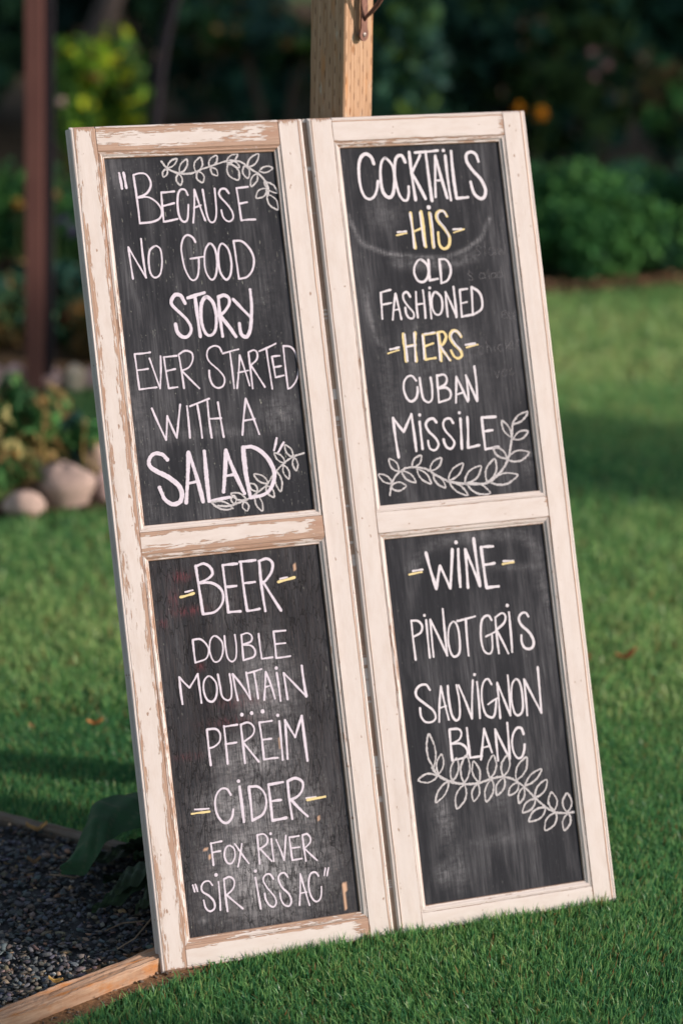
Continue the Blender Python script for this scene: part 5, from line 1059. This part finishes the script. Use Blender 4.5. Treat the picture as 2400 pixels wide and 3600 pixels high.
v, f = tube([(-.045, 0, -.02), (-.030, 0, .3), (-.020, 0, .56), (.0, 0, .75), (.018, 0, .86), (.050, 0, .985), (.12, 0, 1.12), (.25, 0, 1.27), (.40, 0, 1.31), (.52, 0, 1.22), (.60, 0, 1.08), (.645, 0, .85), (.665, 0, .5), (.67, 0, -.02)], .019, 8)
mesh_obj("hoop", v, f, DARKIRON, arch, smooth=True)
v, f = tube([(-.045, .12, -.02), (-.035, .1, .5), (-.02, .08, .8)], .008, 8)
mesh_obj("stay_rod", v, f, BARK, arch, smooth=True)
# pale slanting trunk far left between post and bush
tk = empty("tree", (-1.25, 11.6, 0)); tag(tk, "slanting grey tree trunk between the rust brown post and the yellow green bush", 'tree')
v, f = tube([(0, 0, -.05), (.03, 0, .5), (.16, 0, .8), (.34, 0, 1.2), (.5, 0, 1.9)], [.07, .06, .055, .05, .04], 9)
mesh_obj("trunk", v, f, mat_plain("grey_brown_bark", (.04, .034, .032), (.085, .07, .065), (8, 8, 3), .9), tk, smooth=True)
V, F, c = leaf_cloud(.4, 0, 2.2, .8, .7, .5, 1500, .07, DK, 77)
fast_mesh('crown', V, F, LEAF, tk, cols=c)

# ------------------------------------------------------------------ the big-leaved plant behind the doors
UP = [(-0.446, 3.56, 0.042), (-0.426, 3.6, 0.06), (-0.412, 3.64, 0.087), (-0.403, 3.69, 0.103), (-0.372, 3.71, 0.108), (-0.335, 3.71, 0.116), (-0.286, 3.71, 0.112)]
LO = [(-0.441, 3.54, 0.046), (-0.407, 3.54, 0.043), (-0.389, 3.55, 0.064), (-0.373, 3.57, 0.085), (-0.356, 3.59, 0.091), (-0.321, 3.6, 0.100), (-0.270, 3.6, 0.108)]
plant = empty("big_leaf_plant", (-0.30, 3.66, 0)); tag(plant, "broad dark green leafy plant on the gravel in the shade behind the left door", 'plant')
def loft_leaf(name, UPc, LOc, color, nu=40, nv=14, rough=.0012, arch_=.010, seed=0, parent=plant, light=(.05, .10, .045)):
    r = np.random.default_rng(seed)
    U = np.array(catmull(UPc, n=6)); Lw = np.array(catmull(LOc, n=6)); V, C = [], []; nu = len(U)
    ph = r.uniform(0, 6.28, 4)
    for i in range(nu):
        for j in range(nv):
            t = j / (nv - 1); s = i / (nu - 1)
            p = U[i] * (1 - t) + Lw[i] * t
            rip = rough * (math.sin(18 * s + 9 * t + ph[0]) + math.sin(31 * s - 14 * t + ph[1]))
            vein = abs(((s * 5 + abs(t - .5) * 1.6) % 1) - .5)
            p = p + np.array([0, 0, arch_ * math.sin(math.pi * t) + rip - .0012 * (vein < .06)])
            V.append(p - np.array(parent.location)); k = 1.0 if (vein > .06 and abs(t - .5) > .03) else 0.0
            C.append((*(np.array(color) * k + np.array(light) * (1 - k)) * r.uniform(.92, 1.08), 1))
    F = [(i * nv + j, i * nv + j + 1, (i + 1) * nv + j + 1, (i + 1) * nv + j) for i in range(nu - 1) for j in range(nv - 1)]
    return mesh_obj(name, V, F, BIGLEAF, parent, smooth=True, cols=C)
loft_leaf("leaf", UP, LO, (.022, .088, .034), seed=1)
def small_leaf(a, b, w, color, seed, rough=.003, arch_=.006):
    a, b = np.array(a, float), np.array(b, float); d = b - a; sd_ = np.cross(d, [0, .35, 1]); sd_ /= np.linalg.norm(sd_)
    prof = [.12, .65, .95, 1.0, .85, .5, .06]
    U_ = [a + d * i / 6 + sd_ * w / 2 * prof[i] + np.array([0, 0, .008 * math.sin(i * 1.3 + seed)]) for i in range(7)]
    L_ = [a + d * i / 6 - sd_ * w / 2 * prof[i] + np.array([0, 0, -.008 * math.sin(i * 1.1 + seed)]) for i in range(7)]
    return loft_leaf("leaf", U_, L_, color, rough=rough, arch_=arch_, seed=seed)
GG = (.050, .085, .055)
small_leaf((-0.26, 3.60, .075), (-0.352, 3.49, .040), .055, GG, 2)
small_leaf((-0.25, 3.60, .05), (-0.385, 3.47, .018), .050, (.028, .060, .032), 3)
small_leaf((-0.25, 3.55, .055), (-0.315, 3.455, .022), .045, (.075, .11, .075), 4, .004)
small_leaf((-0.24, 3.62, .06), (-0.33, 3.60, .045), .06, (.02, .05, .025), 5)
small_leaf((-0.22, 3.66, .08), (-0.37, 3.64, .035), .085, (.010, .026, .014), 6)  # this and the next three leaves: near-black colour imitating deep shade under the plant
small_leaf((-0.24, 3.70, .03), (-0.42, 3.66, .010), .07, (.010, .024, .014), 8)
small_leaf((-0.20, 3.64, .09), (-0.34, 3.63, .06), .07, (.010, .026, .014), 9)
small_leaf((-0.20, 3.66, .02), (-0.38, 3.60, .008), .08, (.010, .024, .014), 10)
small_leaf((-0.20, 3.72, .10), (-0.36, 3.74, .05), .09, (.012, .04, .02), 7)
for i, (a, b_) in enumerate((((-.20, 3.68, 0), (-.285, 3.655, .108)), ((-.20, 3.66, 0), (-.25, 3.60, .06)), ((-.22, 3.63, 0), (-.25, 3.56, .05)))):
    m_ = (np.array(a) + np.array(b_)) / 2 + np.array([.01, .01, .03])
    v, f = tube([np.array(q) - np.array(plant.location) for q in (a, m_, b_)], .004, 7)
    mesh_obj("leaf_stalk", v, f, BIGLEAF, plant, smooth=True, cols=[(.05, .09, .04, 1)] * len(v))

# ------------------------------------------------------------------ trees outside the frame on the sun side cast the garden's shade; the one at left is added
def shade_tree(x, y, h, rx, ry, rz, label, n=2600, seed=0, size=.22, tr=.10):
    root = empty("garden_tree", (x, y, 0)); tag(root, label, 'tree', 'trees standing out of frame')
    v, f = tube([(0, 0, -.05), (.03, .02, h * .4), (-.02, .03, h * .8)], [tr, tr * .8, tr * .4], 9)
    mesh_obj("trunk", v, f, BARK, root, smooth=True)
    V, F, c = leaf_cloud(0, 0, h, rx, ry, rz, n, size, DK + MID, seed, lumps=16, zmin=.1)
    fast_mesh("crown", V, F, LEAF, root, cols=c)
shade_tree(9.0, 8.75, 3.1, 1.5, 1.0, 2.0, "broad tree out of frame, the nearest of those shading the hedge", 3600, 500)
shade_tree(9.5, 10.9, 3.3, 1.6, 1.5, 2.2, "broad tree out of frame, the second of those shading the hedge", 4200, 501)
shade_tree(8.0, 4.65, 3.0, .8, .30, 1.15, "slender tree out of frame whose shade crosses the lawn", 2600, 502, .16, .05)
shade_tree(7.0, 1.06, 2.7, .8, .66, 1.35, "small loose tree out of frame whose shade falls on the nearest grass", 4600, 503, .13, .05)
shade_tree(7.6, 0.0, 2.6, .9, .7, 1.5, "second small tree out of frame beside the one shading the nearest grass", 3600, 505, .14, .05)
shade_tree(-4.6, -0.2, 2.6, 2.0, 2.6, 2.6, "broad dark tree added out of frame to the left of the camera to cut sky light", 5200, 504, .26, .14)  # unseen tree added to dim sky light on the post's left face
